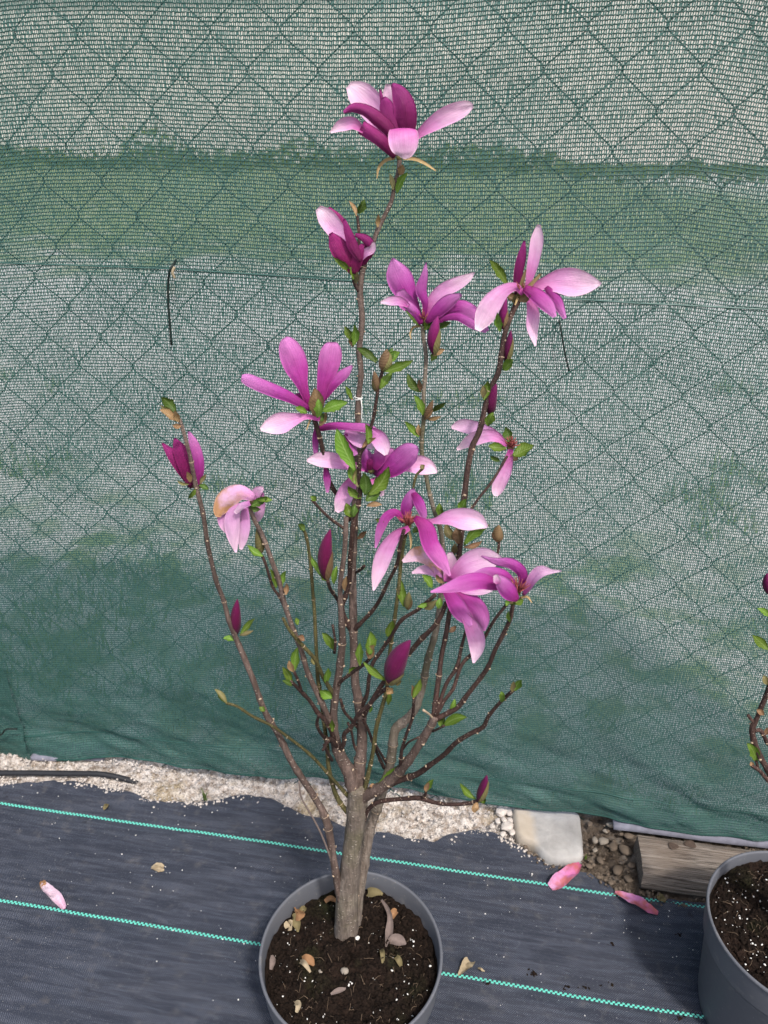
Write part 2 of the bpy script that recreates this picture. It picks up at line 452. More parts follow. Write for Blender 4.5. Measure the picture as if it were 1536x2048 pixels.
c = m.mix(m.ramp(m.math('MULTIPLY', t, 0.05), [(0.27, 0.0), (0.37, 1.0)]), c, m.mix(m.ramp(n2, [(0.5, 0.0), (0.7, 0.6)]), grass, gravel))
road = m.math('ADD', m.math('ADD', sx[1], m.math('MULTIPLY', sx[0], 1.6)), m.math('MULTIPLY', m.math('SUBTRACT', n1, 0.5), 9.0))
c = m.mix(m.ramp(m.math('MULTIPLY', road, 0.02), [(0.37, 0.0), (0.44, 0.9)]), c, gravel)
m.color(c); m.rough(0.95); m.b.inputs['Specular IOR Level'].default_value = 0.1
M['ground'] = m.m
M['render'] = plain('pale_render', (0.62, 0.585, 0.545), 0.9, 0.12, 1.5, 0.3, 0.01)
M['roof'] = plain('dark_roof', (0.12, 0.15, 0.15), 0.8, 0.3, 3, 0.3, 0.02)

# ================================================================== LARGE STRUCTURE
# ground sheet to the horizon
V = np.array([[-400, -300, -0.05], [400, -300, -0.05], [400, 900, -0.05], [-400, 900, -0.05]], float)
g = np_mesh('ground', V, np.array([[0, 1, 2, 3]]), M['ground']); tag(g, kind='structure')
g['label'] = 'gravel and grass ground behind the green mesh fence'

# pale building far behind the mesh (walls, roof)
b = empty('house', O + N * 21 + U * 0, 'long pale rendered house seen blurred through the green mesh', 'house')
def fbox(name, s0, s1, t0, t1, z0, z1, mat, parent=None, origin=None, bev=0):
    vs = []
    for z in (z0, z1):
        for (s, t_) in ((s0, t0), (s1, t0), (s1, t1), (s0, t1)):
            vs.append(O + U * s + N * t_ + Vector((0, 0, z)))
    fs = [(0, 3, 2, 1), (4, 5, 6, 7), (0, 1, 5, 4), (1, 2, 6, 5), (2, 3, 7, 6), (3, 0, 4, 7)]
    return mesh_obj(name, vs, fs, mat, parent, smooth=False, origin=origin)
bo = b.location
fbox('wall', -17, 17, 21, 27, -0.1, 4.2, M['render'], b, bo)
fbox('roof', -17.5, 17.5, 20.6, 27.4, 4.2, 4.7, M['roof'], b, bo)

hd = empty('hedge', O + N * 20.2, 'low ragged green hedge in front of the pale house behind the mesh', 'hedge')
n = 4200
hs_ = rng.uniform(-14, 14, n); top_ = np.clip(0.55 * fbm(hs_ * 0.45 + 4, hs_ * 0 + 2, 5, .6) + 0.05 - 0.015 * hs_, 0, 2) + 0.05
hz_ = np.clip(top_ * 1.6, 0.05, 3) * rng.random(n) ** 1.5; ht_ = 20.2 - np.abs(rng.normal(0, 1.6, n)) + .4
cen = np.stack([hs_, ht_, hz_ - .03], -1); a_ = rng.normal(size=(n, 3)); a_ /= np.linalg.norm(a_, axis=1)[:, None]
b_ = np.cross(a_, rng.normal(size=(n, 3))); b_ /= np.linalg.norm(b_, axis=1)[:, None]
szl = rng.uniform(.06, .16, n)[:, None]
Vh = np.stack([cen - a_ * szl, cen + b_ * szl * .5, cen + a_ * szl, cen - b_ * szl * .5], 1).reshape(-1, 3)
hf = np_mesh('foliage', Vh, np.arange(len(Vh)).reshape(-1, 4), M['grass']); hf['kind'] = 'stuff'
hf.parent = hd; hf.location = O - hd.location; hf.rotation_euler = (0, 0, -ALPHA)
# weeds and grass just behind the fence
n = 26000
gs = rng.uniform(-2.6, 2.4, n); gt = DF + 0.06 + 3.0 * rng.random(n) ** 1.2
mask = fbm(gs * 2.2 + 5, gt * 2.6, 3) + 0.25 * fbm(gs * 9, gt * 9, 2) > 0.10 + 0.10 * (gt - DF)
gs, gt = gs[mask], gt[mask]; n = len(gs)
gl = rng.uniform(.02, .09, n); ga = rng.random(n) * 6.283; gw = rng.uniform(.002, .005, n)
dx, dy = np.cos(ga), np.sin(ga); lean_ = rng.uniform(.2, .9, n)
p0_ = np.stack([gs - dy * gw, gt + dx * gw, np.full(n, -.05)], -1); p1_ = np.stack([gs + dy * gw, gt - dx * gw, np.full(n, -.05)], -1)
p2_ = np.stack([gs + dx * lean_ * gl, gt + dy * lean_ * gl, -.05 + gl], -1)
Vg = np.stack([p0_, p1_, p2_], 1).reshape(-1, 3)
gr_ = np_mesh('grass', Vg, np.arange(len(Vg)).reshape(-1, 3), M['grass']); gr_['kind'] = 'stuff'; gr_['label'] = 'patchy weeds and grass behind the green mesh'

# ---- mat edge traced on the ground
edge_px = [(-140, 1562), (-60, 1566), (0, 1568), (51, 1567), (117, 1563), (156, 1567), (215, 1574), (254, 1582), (289, 1596), (324, 1604), (371, 1605), (414, 1604),
           (453, 1596), (492, 1591), (527, 1595), (562, 1609), (600, 1629), (621, 1637), (660, 1643), (686, 1654), (720, 1660), (749, 1664),
           (778, 1669), (817, 1677), (846, 1684), (869, 1686), (887, 1675), (921, 1668), (950, 1659), (973, 1662), (995, 1668), (1032, 1689),
           (1066, 1712), (1095, 1728), (1132, 1739), (1165, 1745), (1190, 1753), (1215, 1770), (1231, 1786), (1273, 1791), (1314, 1799),
           (1422, 1808), (1536, 1828), (1700, 1850)]
es, et = [], []
for (x, y) in edge_px:
    s, t_ = st(G(x, y, 0.008)); es.append(s); et.append(t_)
es = np.array(es); et = np.array(et)
order = np.argsort(es); es = es[order]; et = et[order]
def t_edge(s): return np.interp(s, es, et)

# concrete / soil strip under the fence
s_ax = np.arange(-1.35, 1.35, 0.0042); t_ax = np.arange(DF - 0.32, DF + 0.12, 0.0042)
S, T = np.meshgrid(s_ax, t_ax, indexing='ij')
dist = T - t_edge(S)
up = smooth01((dist + 0.004) / 0.045)
H = -0.006 + up * (0.012 + 0.010 * fbm(S * 16, T * 16, 4) + 0.010 * fbm(S * 70, T * 70, 4, 0.6)) + up * 0.009 * fbm(S * 240, T * 240, 2) + up * 0.004 * (rng.random(S.shape) - .5)
H = np.where(S > 0.30, H - 0.004 * up, H)
H = H - 0.06 * smooth01((T - DF - 0.045 - 0.05 * fbm(S * 9, T * 9, 3)) / 0.05)
V = np.stack([S, T, H], -1).reshape(-1, 3)
ni, nj = S.shape
idx = np.arange(ni * nj).reshape(ni, nj)
Fq = np.stack([idx[:-1, :-1], idx[1:, :-1], idx[1:, 1:], idx[:-1, 1:]], -1).reshape(-1, 4)
g = np_mesh('concrete_strip', V, Fq, M['concrete'], smooth=True); tag(g, 'crumbling pale concrete strip along the foot of the green mesh', None, None, 'structure')

# weed control fabric on the ground
mat_root = empty('weed_fabric', O + N * -0.2, 'dark woven weed control fabric with two green marker threads on the ground', 'ground fabric')
s_ax = np.arange(-2.2, 2.2, 0.008)
rows = 150
te = t_edge(s_ax) + 0.005 * fbm(s_ax * 60, s_ax * 3, 3) + 0.003 * fbm(s_ax * 260, s_ax * 0 + 3, 2)
T0 = -1.5
frac = np.linspace(0, 1, rows) ** 0.8
S = np.repeat(s_ax[:, None], rows, 1)
T = T0 + (te[:, None] - T0) * frac[None, :]
def mat_z(s, t_):
    return 0.008 + 0.0035 * fbm(np.asarray(s) * 5, np.asarray(t_) * 7 + 40, 3) + 0.0012 * fbm(np.asarray(s) * 14, np.asarray(t_) * 40 + 7, 2)
Z = mat_z(S, T)
Z = Z + 0.004 * smooth01(1 - (te[:, None] - T) / 0.03) * (0.5 + fbm(S * 30, T * 5, 2))
V = np.stack([S, T, Z], -1).reshape(-1, 3)
ni, nj = S.shape; idx = np.arange(ni * nj).reshape(ni, nj)
Fq = np.stack([idx[:-1, :-1], idx[1:, :-1], idx[1:, 1:], idx[:-1, 1:]], -1).reshape(-1, 4)
# in the parent's frame: build with fence frame then parent
def frame_child(o, parent):
    o.location = (0, 0, 0); o.rotation_euler = (0, 0, -ALPHA)
    o.location = O - parent.location
    o.parent = parent
o = np_mesh('fabric', V, Fq, M['fabric'], smooth=True); frame_child(o, mat_root)
def thread(px_a, px_b):
    sa, ta = st(G(*px_a, 0.01)); sb, tb = st(G(*px_b, 0.01))
    tm = lambda s: ta + (tb - ta) * (s - sa) / (sb - sa)
    vs, fs = [], []
    step = 0.0037
    n = int(4.2 / step)
    for i in range(n):
        s = -2.1 + i * step
        for r in (0, 1):
            if (i + r) % 2: continue
            t_ = tm(s) + (r - 0.5) * 0.0026
            z = float(mat_z(s, t_)) + 0.0016
            k = len(vs)
            w, hgt = step * 0.60, 0.00165
            for (ds, dt, dz) in ((-w, -hgt, -0.0012), (w, -hgt, -0.0012), (w, hgt, -0.0012), (-w, hgt, -0.0012)):
                vs.append((s + ds, t_ + dt, z + dz))
            vs += [(s - w * .6, t_, z + 0.0009), (s + w * .6, t_, z + 0.0009)]
            fs += [(k, k + 1, k + 5, k + 4), (k + 1, k + 2, k + 5), (k + 2, k + 3, k + 4, k + 5), (k + 3, k, k + 4)]
    o = mesh_obj('marker_thread', vs, fs, M['thread'], smooth=False)
    frame_child(o, mat_root)
    o['label'] = 'turquoise woven marker thread'
thread((0, 1605), (1420, 1816)); thread((0, 1800), (1450, 2040))

# ---- green windbreak net: knitted stitches as real geometry
hem_px = [(-300, 1497), (-150, 1500), (0, 1508), (80, 1512), (200, 1516), (300, 1523), (400, 1534), (560, 1555), (700, 1578), (800, 1590), (900, 1601), (1000, 1612), (1100, 1623),
          (1160, 1630), (1250, 1649), (1330, 1662), (1400, 1672), (1536, 1686), (1700, 1700), (1850, 1712)]
hs, hz = [], []
for (x, y) in hem_px:
    p = P(x, y, DF - 0.012); s, _ = st(p); hs.append(s); hz.append(p.z)
def z_hem(s): return np.interp(s, hs, hz)
NET_S0, NET_S1 = -1.22, 1.06
ROW, COLW = 0.0047, 0.00275
NET_H = 1.52
def net_disp(s, h):
    """offset of the net along N (negative = towards the camera)."""
    low = smooth01(1 - h / 0.30)
    d = 0.010 * fbm(s * 2.1 + 3, h * 2.0, 3) + 0.0035 * fbm(s * 9, h * 14, 3)
    d = d + low * (0.026 * fbm(s * 4.5 + 8 + h * 3, h * 9 + s * 2.5, 3) + 0.006 * fbm(s * 18, h * 45 + s * 6, 2))
    # gathered where ties pull it to the fence
    return d - 0.010
net = empty('windbreak_net', O + N * DF, 'green knitted windbreak mesh stretched along the fence', 'mesh screen')
def knit(S0, S1, H0, H1, push, cutfn=None):
    """rows of zigzag cord joined by slanted tapes: real stitches with real holes."""
    nr = int((H1 - H0) / ROW); nc = int((S1 - S0) / COLW)
    ii, jj = np.meshgrid(np.arange(nr + 1), np.arange(nc + 1), indexing='ij')
    s0 = S0 + jj * COLW
    h0 = H0 + ii * ROW
    s0 = s0 + 0.006 * fbm(s0 * 5, h0 * 5, 2) + 0.0009 * (rng.random(s0.shape) - 0.5)
    h0 = h0 + 0.006 * fbm(s0 * 4 + 20, h0 * 4, 2) + 0.0009 * (rng.random(s0.shape) - 0.5)
    zz = z_hem(s0) + h0
    tt = DF + net_disp(s0, h0) - push
    A = np.stack([s0, tt, zz], -1)                        # stitch nodes
    A[..., 2] += np.where((jj % 2) == 0, 1.0, -1.0) * 0.00055
    RIB = 0.00072 + 0.0005 * (rng.random(s0.shape) - 0.35)     # half height of the row cord
    top = A + np.stack([0 * s0, 0 * s0 + 0.0003, RIB], -1)
    mid = A + np.stack([0 * s0, 0 * s0 - 0.0010, 0 * s0], -1)
    bot = A + np.stack([0 * s0, 0 * s0 + 0.0003, -RIB], -1)
    nv = (nr + 1) * (nc + 1)
    V = np.concatenate([top.reshape(-1, 3), mid.reshape(-1, 3), bot.reshape(-1, 3)])
    idx = np.arange(nv).reshape(nr + 1, nc + 1)
    ok = np.ones((nr + 1, nc), bool) if cutfn is None else cutfn(s0[:, :-1], h0[:, :-1])
    f1 = np.stack([idx[:, :-1] + nv, idx[:, 1:] + nv, idx[:, 1:], idx[:, :-1]], -1)[ok]
    f2 = np.stack([idx[:, :-1] + 2 * nv, idx[:, 1:] + 2 * nv, idx[:, 1:] + nv, idx[:, :-1] + nv], -1)[ok]
    o = np_mesh('row_cords', V, np.concatenate([f1, f2]), M['net']); o['kind'] = 'stuff'; frame_child(o, net)
    lo = A[:-1, :-1]; hi = A[1:, :-1]
    lean = 0.0007 + 0.0010 * (rng.random(lo.shape[:2]) - 0.5)
    ss_, hh = s0[:-1, :-1], h0[:-1, :-1]
    dens = smooth01(0.5 + 1.1 * fbm(ss_ * 7, hh * 14, 4))
    wv = 0.00060 + 0.00016 * dens + 0.00050 * rng.random(lo.shape[:2]) ** 1.5
    wv = wv + 0.0003 * smooth01(1 - np.abs(hh - 0.040) / 0.05)          # folded hem is denser
    tw = 0.0009 * (rng.random(lo.shape[:2]) - 0.5)
    zero = 0 * lean
    q0 = lo + np.stack([-wv, -tw, zero], -1); q1 = lo + np.stack([wv, tw, zero], -1)
    q2 = hi + np.stack([wv + lean, -tw, zero], -1); q3 = hi + np.stack([-wv + lean, tw, zero], -1)
    Q = np.stack([q0, q1, q2, q3], 2)
    Vt = Q[ok[:-1]].reshape(-1, 3)
    o = np_mesh('tapes', Vt, np.arange(len(Vt)).reshape(-1, 4), M['net_tape']); o['kind'] = 'stuff'; frame_child(o, net)
knit(NET_S0, NET_S1, 0.0, NET_H, 0.0)
# loose end folded double at the bottom left corner
fa = P(20, 1378, DF - .02); fb = P(58, 1490, DF - .02); fa_s, fb_s = st(fa)[0], st(fb)[0]; fa_h = fa.z - float(z_hem(fa_s))
knit(NET_S0, fb_s + 0.02, 0.004, fa_h + 0.05, 0.009, lambda a, h: a < fb_s + (fa_s - fb_s) * h / fa_h + 0.004 * fbm(h * 20, h * 0, 2))
# hem tapes (bottom edge and the reinforced line across)
def net_band(name, hfun, half, push, mat):
    ss = np.arange(NET_S0, NET_S1, 0.006)
    hc = hfun(ss)
    vs = []; fs = []
    for k, s in enumerate(ss):
        for q, (dh, dt) in enumerate(((-half, 0.0012), (-half * .5, -0.0006), (half * .5, -0.0006), (half, 0.0012))):
            h = hc[k] + dh
            vs.append((s, DF + float(net_disp(s, h)) - push + dt, float(z_hem(s)) + h))
    for k in range(len(ss) - 1):
        for q in range(3):
            a = k * 4 + q
            fs.append((a, a + 4, a + 5, a + 1))
    o = mesh_obj(name, vs, fs, mat); frame_child(o, net); return o
net_band('hem', lambda s: 0.0015 + 0 * s, 0.0018, 0.0006, M['hem'])
net_band('hem_seam', lambda s: 0.060 + 0.006 * fbm(s * 3, s * 0 + 5, 2), 0.0010, 0.0008, M['hem'])
seam_px = [(-300, 523), (0, 527), (330, 538), (600, 556), (900, 578), (1150, 600), (1276, 608), (1536, 621), (1850, 636)]
sm = [(st(P(x, y, DF - 0.012))[0], P(x, y, DF - 0.012).z) for x, y in seam_px]
net_band('reinforced_edge', lambda s: np.interp(s, [a for a, _ in sm], [z for _, z in sm]) - z_hem(s), 0.0012, 0.0008, M['net_tape'])

# ---- chain link fence behind the net: one zigzag wire per part
fence = empty('chain_link_fence', O + N * (DF + 0.02), 'green wire chain-link fence behind the windbreak mesh', 'fence')
n0 = P(236, 146, DF + 0.012); n1_ = P(368, 150, DF + 0.012)      # two neighbouring nodes in the photograph
MESH_W = abs(st(n1_)[0] - st(n0)[0]); MESH_R = (n0.z - P(185, 222, DF + 0.012).z)
s_ref, z_ref = st(n0)[0], n0.z
def tube(points, radii, seg=8, cap=True):
    vs, fs = [], []
    n = len(points)
    prev = None
    for i, p in enumerate(points):
        a = points[max(i - 1, 0)]; b_ = points[min(i + 1, n - 1)]
        tdir = (b_ - a).normalized()
        if prev is None:
            ref = Vector((0, 0, 1)) if abs(tdir.z) < 0.9 else Vector((1, 0, 0))
            x = tdir.cross(ref).normalized()
        else:
            x = (prev - tdir * prev.dot(tdir)).normalized()
        prev = x; y = tdir.cross(x)
        for k in range(seg):
            ang = 2 * math.pi * k / seg
            vs.append(p + (x * math.cos(ang) + y * math.sin(ang)) * radii[i])
    for i in range(n - 1):
        for k in range(seg):
            a = i * seg + k; b_ = i * seg + (k + 1) % seg
            fs.append((a, b_, b_ + seg, a + seg))
    if cap:
        fs.append(tuple(range(seg - 1, -1, -1))); fs.append(tuple((n - 1) * seg + k for k in range(seg)))
    return vs, fs
k0 = int((NET_S0 - s_ref) / (MESH_W / 2)) - 1; k1 = int((NET_S1 - s_ref) / (MESH_W / 2)) + 1
zlo = -0.02; zhi = 1.60
for k in range(k0, k1):
    pts = []
    m0 = math.floor((zlo - z_ref) / MESH_R); m1 = math.ceil((zhi - z_ref) / MESH_R)
    for mrow in range(m0, m1 + 1):
        z = z_ref + mrow * MESH_R
        col = k if (mrow + k) % 2 == 0 else k + 1
        s = s_ref + col * MESH_W / 2
        inward = 1 if col == k else -1
        sg = 0.004 * math.sin(z * 3 + k * .3)
        off = 0.0016 * inward
        for (ds, dz, dt) in ((inward * .0028, -0.006, off), (-inward * 0.001, 0.0, 0.0), (inward * .0028, 0.006, -off)):
            pts.append(O + U * (s + ds + sg) + N * (DF + 0.011 + dt + 0.003 * math.sin(s * 5)) + Vector((0, 0, z + dz)))
    vs, fs = tube(pts, [0.00095] * len(pts), 6)
    mesh_obj('wire', vs, fs, M['wire'], fence, origin=fence.location)

# ================================================================== POTS
def lathe(profile, seg, center):
    vs, fs = [], []
    for (r, z) in profile:
        for k in range(seg):
            a = 2 * math.pi * k / seg
            vs.append(center + Vector((r * math.cos(a), r * math.sin(a), z)))
    for i in range(len(profile) - 1):
        for k in range(seg):
            a = i * seg + k; b_ = i * seg + (k + 1) % seg
            fs.append((a, b_, b_ + seg, a + seg))
    return vs, fs
SLOPE = 0.075
def make_pot(center, R, label, soil_depth, soil_label, seed):
    root = empty('plant_pot', center, label, 'pot')
    z = RIM_Z; Rb = R * 0.80
    prof = [(0.001, 0.004), (Rb - 0.006, 0.004), (Rb, 0.010), (Rb + 0.004, 0.03), (R - 0.0085, z - 0.058), (R - 0.0068, z - 0.055), (R - 0.0045, z - 0.052)]
    inner = [(R - 0.0105, z - 0.050), (Rb - 0.004, 0.014), (0.001, 0.012)]
    vs, fs = lathe(prof, 96, center); o = mesh_obj('body', vs, fs, M['pot'], root, origin=center)
    # collar with rolled lip
    col = [(R - 0.0050, z - 0.0535), (R - 0.0040, z - 0.0535), (R - 0.0034, z - 0.050), (R - 0.0012, z - 0.010), (R - 0.0008, z - 0.007), (R + 0.0008, z - 0.0055),
           (R + 0.0012, z - 0.003), (R + 0.0006, z - 0.0006), (R - 0.0010, z), (R - 0.0026, z - 0.0008), (R - 0.0034, z - 0.003), (R - 0.0048, z - 0.02),
           (R - 0.0075, z - 0.052), (R - 0.014, z - 0.10)]
    vs, fs = lathe(col, 128, center); mesh_obj('rim', vs, fs, M['pot'], root, origin=center)
    # soil
    rs = R - 0.0042 - soil_depth * 0.07
    n = 150; rr = np.linspace(0.0, 1.0, 76) ** 0.75
    pts = []; 
    A_ = np.linspace(0, 2 * math.pi, n, endpoint=False)
    RR, AA = np.meshgrid(rr * rs, A_, indexing='ij')
    X = RR * np.cos(AA); Y = RR * np.sin(AA)
    Hh = 0.010 * fbm(X * 22 + seed, Y * 22, 3) + 0.009 * fbm(X * 90 + seed, Y * 90, 3, .6) + 0.005 * fbm(X * 330, Y * 330 + seed, 2) + 0.003 * (rng.random(X.shape) - 0.5)
    Hh = Hh + 0.004 * np.exp(-(RR / 0.04) ** 2)
    Z_ = center.z + z - soil_depth + Hh - SLOPE * Y
    global soil_fn
    def soil_fn(x, y, c=center, sd=soil_depth):
        return float(c.z + z - sd + 0.010 * fbm(x * 22 + seed, y * 22, 3) + 0.009 * fbm(x * 90 + seed, y * 90, 3, .6) - SLOPE * y)
    Vn = np.stack([X, Y, Z_ - center.z], -1).reshape(-1, 3)
    idx = np.arange(76 * n).reshape(76, n)
    nx = np.roll(idx, -1, axis=1)
    Fq = np.stack([idx[:-1], idx[1:], nx[1:], nx[:-1]], -1).reshape(-1, 4)
    so = np_mesh('potting_soil', Vn, Fq, M['soil'], smooth=True, frame=False); so.location = center
    tag(so, soil_label, 'soil')
    return root, so, soil_fn
ICO = None
def ico():
    t = (1 + 5 ** .5) / 2
    v = np.array([(-1, t, 0), (1, t, 0), (-1, -t, 0), (1, -t, 0), (0, -1, t), (0, 1, t), (0, -1, -t), (0, 1, -t), (t, 0, -1), (t, 0, 1), (-t, 0, -1), (-t, 0, 1)], float)
    v /= np.linalg.norm(v[0])
    f = np.array([(0, 11, 5), (0, 5, 1), (0, 1, 7), (0, 7, 10), (0, 10, 11), (1, 5, 9), (5, 11, 4), (11, 10, 2), (10, 7, 6), (7, 1, 8), (3, 9, 4), (3, 4, 2), (3, 2, 6), (3, 6, 8), (3, 8, 9), (4, 9, 5), (2, 4, 11), (6, 2, 10), (8, 6, 7), (9, 8, 1)])
    return v, f
IV, IF = ico()
def grains(name, centers, sizes, mat, frame, parent=None, flat=0.7):
    """many small uneven crumbs in one mesh."""
    n = len(centers)
    v = np.repeat(IV[None], n, 0) * (1 + 0.5 * (rng.random((n, 12, 1)) - 0.5))
    v = v * (0.6 + 0.7 * rng.random((n, 1, 3)))
    v[..., 2] *= flat
    a = rng.random(n) * 6.283
    ca, sa = np.cos(a)[:, None], np.sin(a)[:, None]
    x = v[..., 0] * ca - v[..., 1] * sa; y = v[..., 0] * sa + v[..., 1] * ca
    v = np.stack([x, y, v[..., 2]], -1) * np.asarray(sizes)[:, None, None] + np.asarray(centers)[:, None, :]
    f = (IF[None] + 12 * np.arange(n)[:, None, None]).reshape(-1, 3)
    o = np_mesh(name, v.reshape(-1, 3), f, mat, frame=frame, parent=parent)
    o['kind'] = 'stuff'
    return o
R_POT = 0.125
pot1, soil1, soilf1 = make_pot(O.copy(), R_POT, 'slate grey round plastic pot holding the big flowering magnolia', 0.027,
                               'dark peaty soil with leaf litter around the thick trunk', 3.0)
O2 = G(1603, 1852, RIM_Z); O2.z = 0
pot2, soil2, soilf2 = make_pot(O2.copy(), R_POT, 'slate grey round plastic pot beside the weathered timber', 0.014,
                               'dark peaty soil filling the pot beside the weathered timber', 11.0)
def soil_litter(center, fn, soil_obj, n_per, n_fib, seed):
    rs = R_POT - 0.012
    cs, sz = [], []
    for i in range(n_per):
        r = rs * math.sqrt(random.random()); a = random.random() * 6.283
        x, y = r * math.cos(a), r * math.sin(a)
        q = random.random()
        s = 0.0006 + 0.0013 * q ** 3
        cs.append((x, y, fn(x, y) + s * 0.4)); sz.append(s)
    g = grains('perlite', cs, sz, M['perlite'], False, soil_obj); 
    # fibres
    vs, fs = [], []
    for i in range(n_fib):
        r = rs * math.sqrt(random.random()); a = random.random() * 6.283
        x, y = r * math.cos(a), r * math.sin(a); b_ = random.random() * 6.283
        L = 0.004 + 0.014 * random.random(); bend = random.uniform(-1.2, 1.2)
        pts = []
        for k in range(5):
            u = k / 4
            pts.append(Vector((x, y, fn(x, y) + 0.0015 + 0.006 * math.sin(u * math.pi) * random.random())))
            x += L / 4 * math.cos(b_ + bend * u); y += L / 4 * math.sin(b_ + bend * u)
        if Vector((x, y)).length > rs: continue
        v, f = tube(pts, [0.00018 + 0.00022 * random.random()] * 5, 4)
        k = len(vs); vs += v; fs += [tuple(q + k for q in ff) for ff in f]
    o = mesh_obj('root_fibres', vs, fs, M['root'], soil_obj); o['kind'] = 'stuff'
    cs, sz = [], []
    for i in range(2200):
        r = rs * math.sqrt(random.random()); a = random.random() * 6.283
        x, y = r * math.cos(a), r * math.sin(a); s = 0.001 + 0.0028 * random.random() ** 2
        cs.append((x, y, fn(x, y) + s * 0.2)); sz.append(s)
    grains('soil_crumbs', cs, sz, M['soil'], False, soil_obj)
soil_litter(O, soilf1, soil1, 230, 110, 1)
soil_litter(O2, soilf2, soil2, 420, 130, 2)

# ================================================================== PLANT BUILDERS
def catmull(pts, n):
    """pts: list of tuples of floats; returns n interpolated rows (numpy)."""
    p = np.array(pts, float)
    if len(p) == 2:
        t = np.linspace(0, 1, n)[:, None]; return p[0] * (1 - t) + p[1] * t
    seg = np.linalg.norm(np.diff(p[:, :3], axis=0), axis=1) ** 0.5 + 1e-9
    k = np.concatenate([[0], np.cumsum(seg)])
    t = np.linspace(0, k[-1], n)
    m = np.zeros_like(p)
    m[1:-1] = ((p[2:] - p[1:-1]) / seg[1:, None] * seg[:-1, None] + (p[1:-1] - p[:-2]) / seg[:-1, None] * seg[1:, None]) / (seg[1:] + seg[:-1])[:, None]
    m[0] = (p[1] - p[0]) / seg[0]; m[-1] = (p[-1] - p[-2]) / seg[-1]
    i = np.clip(np.searchsorted(k, t, side='right') - 1, 0, len(p) - 2)
    h = seg[i][:, None]; u = ((t - k[i]) / seg[i])[:, None]
    h00 = 2 * u ** 3 - 3 * u ** 2 + 1; h10 = u ** 3 - 2 * u ** 2 + u; h01 = -2 * u ** 3 + 3 * u ** 2; h11 = u ** 3 - u ** 2
    return h00 * p[i] + h10 * h * m[i] + h01 * p[i + 1] + h11 * h * m[i + 1]

STEMS = {}
def stem(root, key, pts, d, mat='twig', name='branch', nodes=True, seg=9):
    """pts: (px, py, radius_px). d: (start, end) distance behind the pot centre; start may be a key of an earlier stem."""
    d0, d1 = d
    if isinstance(d0, str):
        pp = STEMS[d0]
        q = min(pp, key=lambda r: (r[0] - pts[0][0]) ** 2 + (r[1] - pts[0][1]) ** 2)
        d0 = q[2]
    L = np.concatenate([[0], np.cumsum([math.hypot(pts[i + 1][0] - pts[i][0], pts[i + 1][1] - pts[i][1]) for i in range(len(pts) - 1)])])
    L = L / L[-1]
    d1 = d0 if d1 is None else d1
    rows = []; store = []
    for (x, y, r), l in zip(pts, L):
        dd = d0 + (d1 - d0) * l
        p = P(x, y, dd); sc = scale_at(p)
        rows.append((p.x, p.y, p.z, r * sc)); store.append((x, y, dd))
    # dense record for attachments
    dens = []
    for a, b_ in zip(store[:-1], store[1:]):
        for k in range(12):
            u = k / 12; dens.append(tuple(a[i] * (1 - u) + b_[i] * u for i in range(3)))
    dens.append(store[-1])
    STEMS[key] = dens
    total = sum(math.dist(rows[i][:3], rows[i + 1][:3]) for i in range(len(rows) - 1))
    n = max(6, int(total / 0.006))
    C = catmull(rows, n)
    ph = random.random() * 100
    s_ = np.linspace(0, total, n)
    C[:, 3] *= 1 + 0.10 * fbm(s_ * 60 + ph, s_ * 0 + ph, 2)
    C[:, 0] += 0.10 * C[:, 3] * fbm(s_ * 40 + ph, s_ * 0 + 3, 2) * 2
    C[:, 2] += 0.10 * C[:, 3] * fbm(s_ * 40 + ph, s_ * 0 + 8, 2) * 2
    mi = []
    radii = C[:, 3].copy()
    ring = set()
    if nodes:                         # swollen leaf-scar rings
        pos = random.uniform(0.012, 0.03)
        while pos < total - 0.01:
            k = int(pos / total * (n - 1))
            radii[k] *= 1.14
            ring.add(k)
            pos += random.uniform(0.022, 0.046)
    pl = [Vector(c[:3]) for c in C]
    vs, fs = tube(pl, list(radii), seg)
    amp = 0.16 if name == 'trunk' else 0.14
    for i_ in range(n):
        for k_ in range(seg):
            a_ = 2 * math.pi * k_ / seg
            f_ = 1 + amp * float(fbm(math.cos(a_) * 1.3 + ph, math.sin(a_) * 1.3 + s_[i_] * 16, 3))
            if name == 'trunk': f_ += 0.07 * math.cos(4 * a_ + 1.0) * max(0, 1 - s_[i_] / 0.10)
            vs[i_ * seg + k_] = pl[i_] + (vs[i_ * seg + k_] - pl[i_]) * f_
    mi = [0] * len(fs)
    # scars / side buds
    for k in ring:
        a = random.random() * 6.283
        p = pl[k]; tdir = (pl[min(k + 1, n - 1)] - pl[max(k - 1, 0)]).normalized()
        x = tdir.cross(Vector((0.3, 1, 0.2))).normalized(); y = tdir.cross(x)
        out = (x * math.cos(a) + y * math.sin(a))
        sz = min(radii[k] * 0.55, 0.0024)
        c = p + out * radii[k] * 0.86
        base = len(vs)
        wv_ = random.random()
        for v in IV:
            vv = x * v[0] * 1.0 + y * v[1] * 1.0 + tdir * v[2] * 0.7
            vs.append(c + vv * sz)
        for f in IF:
            fs.append(tuple(int(q) + base for q in f)); mi.append(1)
        # thin pale line round the node
        if wv_ < 0.3:
            base = len(vs)
            for q in range(2):
                for kk in range(seg):
                    an = 2 * math.pi * kk / seg
                    vs.append(p + tdir * (0.0005 * (2 * q - 1)) + (x * math.cos(an) + y * math.sin(an)) * radii[k] * 1.035)
            for kk in range(seg):
                a1 = base + kk; b1 = base + (kk + 1) % seg
                fs.append((a1, b1, b1 + seg, a1 + seg)); mi.append(1)
    return mesh_obj(name, vs, fs, [M[mat], M['scar']], root, origin=root.location, mat_idx=mi)

